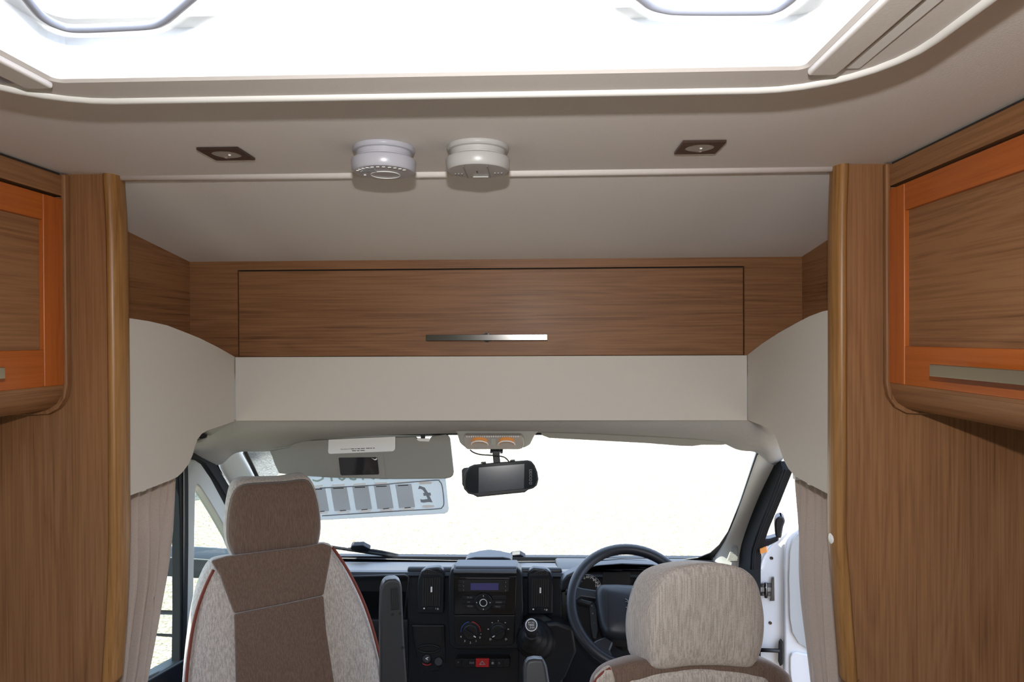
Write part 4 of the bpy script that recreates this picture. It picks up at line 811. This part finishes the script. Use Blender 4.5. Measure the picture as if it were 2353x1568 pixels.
trace('shoulder_panel', PB, [(484, 1290), (520, 1279), (600, 1269), (700, 1257), (742, 1249), (764, 1256), (757, 1300), (744, 1369), (650, 1389), (538, 1411), (526, 1380), (506, 1325)], 0.02, 'brown', ps, off=0.020, bevel=0.006)
trace('lumbar_panel', PB, [(538, 1412.5), (650, 1390.5), (744, 1370.5), (750, 1450), (768, 1568), (782, 1700), (785, 1880), (535, 1900), (540, 1700), (542, 1568), (540, 1480)], 0.02, 'brown', ps, off=0.020, bevel=0.004)
tube('piping', smoothpts([PB.at(x, y, 0.004) for x, y in [(491, 1310), (476, 1340), (460, 1380), (446, 1430), (436, 1490), (428, 1568), (424, 1700)]], 4, closed=False), 0.0042, 'piping', ps)
tube('piping', smoothpts([PB.at(x, y, 0.004) for x, y in [(764, 1258), (800, 1312), (838, 1391), (866, 1481), (882, 1568), (889, 1700)]], 4, closed=False), 0.0042, 'piping', ps)
hd = pillow('headrest', [PHd.at(x, y) for x, y in [(516, 1200), (521, 1160), (531, 1125), (551, 1109), (590, 1106), (650, 1104), (702, 1098), (720, 1112), (732, 1145), (739, 1190), (739, 1230), (731, 1262), (718, 1277), (640, 1292), (556, 1302), (535, 1288), (522, 1262), (516, 1235)]], PHd.n, [(0.05, -0.004), (0.02, -0.002), (0.006, 0.004), (0.0, 0.014), (0.002, 0.04), (0.006, 0.060), (0.022, 0.070)], 'light', ps, sm=4, shear=(-0.06, 0, 0.24))
pillow('front_panel', [PHd.at(x, y, 0.004) for x, y in [(521, 1200), (526, 1162), (536, 1130), (555, 1114), (590, 1110), (650, 1107), (700, 1102), (717, 1115), (729, 1148), (736, 1190), (735, 1230), (728, 1258), (715, 1272), (640, 1288), (558, 1297), (540, 1284), (527, 1260), (521, 1235)]], PHd.n, [(0.05, -0.010), (0.02, -0.007), (0.006, -0.002), (0.0, 0.008)], 'brown', hd, sm=4)['label'] = 'brown front of the headrest'
ar = thing
PA = plane_tilt(V((math.sin(0.30), -math.cos(0.30), 0)), 4, PYp(905, 1450, 1.80))
am = trace('armrest', PA, [(874, 1568), (873, 1420), (875, 1360), (880, 1342), (890, 1333), (910, 1332), (921, 1338), (924, 1352), (926, 1400), (930, 1480), (936, 1568), (940, 1720), (882, 1720)], 0.05, 'armrest', ps, bevel=0.008)
am['label'] = 'dark plastic armrest folded upright'
trace('thumb_recess', PA, [(897, 1351), (917, 1349), (919, 1386), (919, 1402), (898, 1404)], 0.006, 'black', am, off=0.0015, bevel=0.002)
for x in (901, 905, 909, 913): trace('wheel_rib', PA, [(x, 1356), (x+1.6, 1356), (x+2.4, 1386), (x+0.8, 1387)], 0.006, 'armrest', am, off=0.004)
for x, y in ((902, 1413), (919, 1410), (925, 1489)): lathe('screw_hole', PA.at(x, y, 0.0), PA.n, [(0.0042, 0), (0.0042, 0.0008), (0.0, 0.0009)], 'black', am, n=16)
def seat_base(r, c, f):
    s_ = V((-f.y, f.x, 0)); q = lambda a, b, z: V((c.x, c.y, 0)) + f*a + s_*b + V((0, 0, z))
    cu = prism('seat_cushion', [q(0.52, -0.25, 0.40), q(0.52, 0.25, 0.40), q(0.0, 0.26, 0.36), q(0.0, -0.26, 0.36)], (0, 0, 0.14), 'light', r, bevel=0.04)
    prism('cushion_panel', [q(0.50, -0.15, 0.541), q(0.50, 0.15, 0.541), q(0.04, 0.15, 0.503), q(0.04, -0.15, 0.503)], (0, 0, 0.012), 'brown', r, bevel=0.005)
    prism('pedestal', [q(0.42, -0.2, 0.0), q(0.42, 0.2, 0.0), q(0.02, 0.2, 0.0), q(0.02, -0.2, 0.0)], (0, 0, 0.37), 'seatbase', r, bevel=0.02)
pb = PB.at(650, 1880); seat_base(ps, pb+f28*0.0, f28)
# driver seat, back towards us
b10 = math.radians(10); fD = V((math.sin(b10), -math.cos(b10), 0))
PBd = plane_tilt(fD, -9, PYp(1600, 1560, 1.39)); PHe = plane_tilt(fD, -4, PYp(1630, 1420, 1.37))
dv = thing('swivel_armchair', V((PBd.p0.x, PBd.p0.y+0.25, 0)), 'driver cab seat seen from behind, oatmeal headrest nearest the camera', 'seat', 'cab seats')
do_ = [(1372, 1560), (1392, 1543), (1425, 1530), (1470, 1521), (1600, 1516), (1740, 1519), (1785, 1531), (1812, 1548), (1828, 1575), (1850, 1680), (1870, 1900), (1330, 1900), (1345, 1680), (1358, 1590)]
pillow('backrest', [PBd.at(x, y) for x, y in do_], PBd.n, [(0.06, -0.010), (0.025, -0.006), (0.008, 0.004), (0.0, 0.016), (0.0, 0.075), (0.01, 0.10), (0.05, 0.11)], 'brown', dv, sm=4, shear=(0.20, 0, -0.42))
pillow('back_panel', [PBd.at(x, y, 0.008) for x, y in [(1436, 1572), (1465, 1559), (1520, 1547), (1600, 1541), (1680, 1543), (1735, 1551), (1772, 1568), (1795, 1640), (1805, 1860), (1410, 1870), (1415, 1640)]], PBd.n, [(0.05, -0.010), (0.015, -0.006), (0.003, 0.0), (0.0, 0.008)], 'light', dv, sm=4)
trace('side_bolster', PBd, [(1371, 1566), (1392, 1546), (1407, 1540), (1414, 1562), (1420, 1600), (1410, 1880), (1335, 1880), (1350, 1660)], 0.02, 'light', dv, off=0.016, bevel=0.005)
tube('piping', smoothpts([PBd.at(x, y, 0.009) for x, y in [(1355, 1600), (1366, 1572), (1384, 1550), (1404, 1538)]], 5, closed=False), 0.0042, 'piping', dv)
hD = pillow('headrest', [PHe.at(x, y) for x, y in [(1510, 1540), (1494, 1500), (1491, 1450), (1497, 1405), (1508, 1365), (1526, 1330), (1556, 1308), (1600, 1298), (1650, 1295), (1692, 1300), (1722, 1313), (1745, 1340), (1757, 1385), (1762, 1430), (1759, 1475), (1749, 1513), (1738, 1530), (1722, 1537), (1660, 1533), (1590, 1534)]], PHe.n, [(0.07, -0.006), (0.03, -0.004), (0.008, 0.001), (0.001, 0.008), (0.0, 0.03), (0.0, 0.10), (0.006, 0.128), (0.03, 0.14)], 'light', dv, sm=4, shear=(-0.10, 0, -0.34))
for x in (1560, 1680): tube('headrest_post', [PBd.at(x, 1560, -0.05), PHe.at(x, 1500, -0.06)], 0.006, 'steel', dv)
lathe('recline_cap', PBd.at(1490, 1537, -0.02), PBd.n, [(0.014, 0), (0.014, 0.01), (0.010, 0.014), (0.0, 0.014)], 'black', dv, n=20)
seat_base(dv, PBd.at(1600, 1880)+V((0, 0.12, 0)), V((-math.sin(b10), math.cos(b10), 0)))
PA2 = Pl(PYp(1230, 1540, 1.60), (0.05, -1, 0.35))
am2 = trace('armrest', PA2, [(1203, 1540), (1207, 1524), (1214, 1516), (1228, 1513), (1246, 1514), (1254, 1520), (1258, 1536), (1263, 1568), (1272, 1640), (1280, 1760), (1205, 1760)], 0.06, 'armrest', dv, bevel=0.012)
am2['label'] = 'dark plastic armrest pointing forward'
# ================================================================== CURTAINS
def curtain(name, s, label, edge, near, topl):
    r = thing(name, (s*0.70, 1.3, 0.3), label, 'curtain', 'cab curtains')
    X0 = s*0.695; rows = []; NU = 90
    n = len(edge)
    for j in range(41):
        t = j/40*(n-1); i = min(int(t), n-2); fr_ = t-i
        ex, ey = edge[i][0]+(edge[i+1][0]-edge[i][0])*fr_, edge[i][1]+(edge[i+1][1]-edge[i][1])*fr_
        nx, ny = near[i][0]+(near[i+1][0]-near[i][0])*fr_, near[i][1]+(near[i+1][1]-near[i][1])*fr_
        A, B = PXp(nx, ny, X0), PXp(ex, ey, X0); row = []
        for u_ in range(NU+1):
            u = u_/NU; p = A.lerp(B, u); k = min(1, j/12); k = k*k*(3-2*k)
            amp = (0.005+0.012*k)*(1-u**8); ph = 2*math.pi*(4.2*u + 0.35*math.sin(3*u+j*0.045) + 0.10*math.sin(j*0.11+u*9))
            p.x += amp*(1.2-2.4*abs(math.sin(ph*0.62)))*0.9 + 0.003*math.sin(11*u*6.28+j*0.05)*(1-k*0.7) + 0.004*math.sin(ph*0.5+1.3)*k
            p.y += 0.006*math.cos(ph)*k*(1-u**4)
            row.append(p)
        rows.append(row)
    grid('cloth', rows, 'curtain', r, solid=0.0015)
    for u in (0.05, 0.3, 0.55, 0.8):
        p = rows[0][int(u*NU)].lerp(rows[1][int(u*NU)], 0.5)
        box('glider', (p.x-0.006-s*0.008, p.y-0.008, p.z+0.006), (p.x+0.006-s*0.008, p.y+0.008, p.z+0.018), 'white', r, bevel=0.002)
    return r
curtain('curtain', -1, 'taupe pleated curtain hanging by the left bulkhead', [(404, 1096), (400, 1150), (394, 1220), (382, 1310), (366, 1400), (350, 1490), (335, 1568), (320, 1660), (305, 1760), (296, 1950), (292, 2300)], [(262, 1146), (260, 1210), (256, 1290), (252, 1370), (247, 1450), (242, 1530), (236, 1600), (230, 1690), (224, 1790), (205, 1990), (190, 2340)], None)
curtain('curtain', 1, 'taupe pleated curtain hanging by the right bulkhead', [(1828, 1092), (1830, 1150), (1832, 1220), (1836, 1300), (1843, 1380), (1852, 1460), (1866, 1568), (1880, 1660), (1890, 1760), (1898, 1950), (1902, 2300)], [(1935, 1146), (1936, 1210), (1938, 1290), (1941, 1370), (1945, 1450), (1950, 1530), (1956, 1600), (1962, 1690), (1968, 1790), (1985, 1990), (2000, 2340)], None)
for px, s, lab in ((280, -1, 'small white curtain stud on the left pillar edge'), (1914, 1, 'small white curtain stud on the right pillar edge')):
    p = PYp(px, 1238, 1.165); o = lathe('curtain_stud', p, (-s, 0, 0), [(0.004, -0.012), (0.004, 0.0), (0.008, 0.001), (0.009, 0.004), (0.0, 0.006)], 'white', None, n=20, org=p)
    tag(o, lab, 'stud', 'curtain studs')
# ================================================================== OUTSIDE
def ext_mirror(s, label, arm, head):
    r = thing('door_mirror', arm[0], label, 'door mirror', 'exterior door mirrors'); return r
# passenger side: arm seen through quarter window, head beyond curtain
lm = thing('door_mirror', (-0.93, 2.25, 0.75), 'long-arm exterior mirror outside the passenger door', 'door mirror', 'exterior door mirrors')
zt1, zb1 = PYp(480, 1268, 2.28).z, PYp(480, 1325, 2.28).z
prism('arm', [(-0.93, 2.24, zb1), (-0.93, 2.34, zb1), (-0.93, 2.34, zt1-0.01), (-0.93, 2.30, zt1), (-0.93, 2.24, zt1-0.018)], (-0.22, 0, 0.012), 'dash', lm, bevel=0.006)
PMl = Pl((0, 2.28, 0), (0.0, -1, 0.0))
hdm = trace('housing', PMl, [(412, 1285), (414, 1300), (412, 1462), (405, 1468), (330, 1462), (300, 1440), (296, 1300), (310, 1275), (400, 1270)], 0.08, 'dash', lm, bevel=0.01)
trace('upper_glass', PMl, [(408, 1380), (408, 1404), (305, 1400), (303, 1300), (398, 1300), (402, 1378)], 0.003, 'mirror', hdm, off=0.003)
trace('lower_glass', PMl, [(410, 1414), (409, 1458), (335, 1455), (308, 1436), (306, 1411)], 0.003, 'mirror', hdm, off=0.003)
PMr = Pl((0, 2.62, 0), (-0.3, -1, 0))
rm = thing('door_mirror', PMr.at(1790, 1215), 'black exterior mirror beyond the open driver door', 'door mirror', 'exterior door mirrors')
trace('housing', PMr, [(1781, 1222), (1780, 1205), (1782, 1193), (1790, 1187), (1800, 1188), (1805, 1198), (1800, 1212), (1795, 1240), (1782, 1235)], 0.06, 'black', rm, bevel=0.008)
trace('arm', PMr, [(1742, 1252), (1750, 1240), (1768, 1239), (1790, 1232), (1790, 1244), (1766, 1256), (1745, 1262)], 0.05, 'dash', rm, off=-0.01, bevel=0.006)
trace('indicator', PMr, [(1745, 1262), (1762, 1256), (1764, 1270), (1747, 1275)], 0.03, 'amber', rm, off=-0.005, bevel=0.003)
# wipers lying on the outside of the glass
Wo = Pl(W.p0 - Wn*0.03, Wn)
def wiper(label, arm, blade, block):
    r = thing('windscreen_wiper', Wo.at(*arm[-1]), label, 'wiper', 'windscreen wipers')
    tube('arm', smoothpts([Wo.at(x, y, -0.012) for x, y in arm], 3, closed=False), 0.006, 'rubber', r, n=8)
    tube('blade', [Wo.at(x, y) for x, y in blade], 0.0065, 'rubber', r, n=6)
    trace('blade_joint', Wo, block, 0.02, 'dash', r, bevel=0.004)
wiper('wiper reaching up behind the passenger headrest', [(800, 1262), (860, 1266), (920, 1278), (970, 1288), (1000, 1293)], [(640, 1245), (745, 1255), (830, 1268), (905, 1279), (960, 1287)], [(804, 1264), (808, 1256), (834, 1255), (851, 1264), (846, 1270), (812, 1269)])
wiper('wiper lying along the base beside the steering wheel', [(1190, 1282), (1260, 1286), (1340, 1289), (1420, 1292)], [(1000, 1287), (1150, 1286), (1300, 1288), (1400, 1288)], [(1168, 1285), (1175, 1278), (1196, 1276), (1208, 1283), (1200, 1288), (1172, 1288)])
pod = prism('roof_shade_pod', [(-1.13, y, z) for y, z in [(1.19, ZC+0.035), (1.19, ZC+0.075), (1.75, ZC+0.02), (1.98, 1.80), (2.0, 1.70), (1.99, 1.62), (1.96, 1.72), (1.80, 1.89), (1.70, 1.93), (1.30, ZC+0.04)]], (2.26, 0, 0), 'van_white')  # unseen overcab shell, added to keep sun off the doors
tag(struct(pod), 'unseen white outer roof pod, added to shade the cab doors', 'roof')
# neighbouring caravan on the gravel
cv = thing('parked_caravan', (-6.0, 11.0, G0), 'white caravan parked on the gravel to the left', 'caravan')
cvp = [(-5.0, G0+0.42), (-4.95, G0+1.2), (-5.0, G0+2.45), (-5.25, G0+2.62), (-6.75, G0+2.62), (-7.0, G0+2.45), (-7.05, G0+1.2), (-7.0, G0+0.42)]
bdy = prism('body', [(x, 8.7, z) for x, z in cvp], (0, 5.0, 0), 'van_white', cv, bevel=0.12, seg=3)
box('skirt', (-6.95, 8.9, G0+0.25), (-5.02, 13.6, G0+0.45), 'door_grey', cv, bevel=0.02)
for y in (9.3, 11.9): box('window', (-4.975, y, G0+1.35), (-4.93, y+1.3, G0+2.0), 'screen', bdy, bevel=0.03)
box('window', (-6.7, 8.67, G0+1.4), (-5.3, 8.72, G0+2.05), 'screen', bdy, bevel=0.03)
for x in (-5.12, -6.88):
    wl = lathe('wheel', (x, 11.3, G0+0.31), (1, 0, 0), [(0.0, -0.09), (0.26, -0.09), (0.31, -0.06), (0.31, 0.06), (0.26, 0.09), (0.0, 0.09)], 'rubber', cv, n=28)
    lathe('hub_cap', (x, 11.3, G0+0.31), (1, 0, 0), [(0.17, -0.1), (0.17, 0.1)], 'steel', wl, n=20)
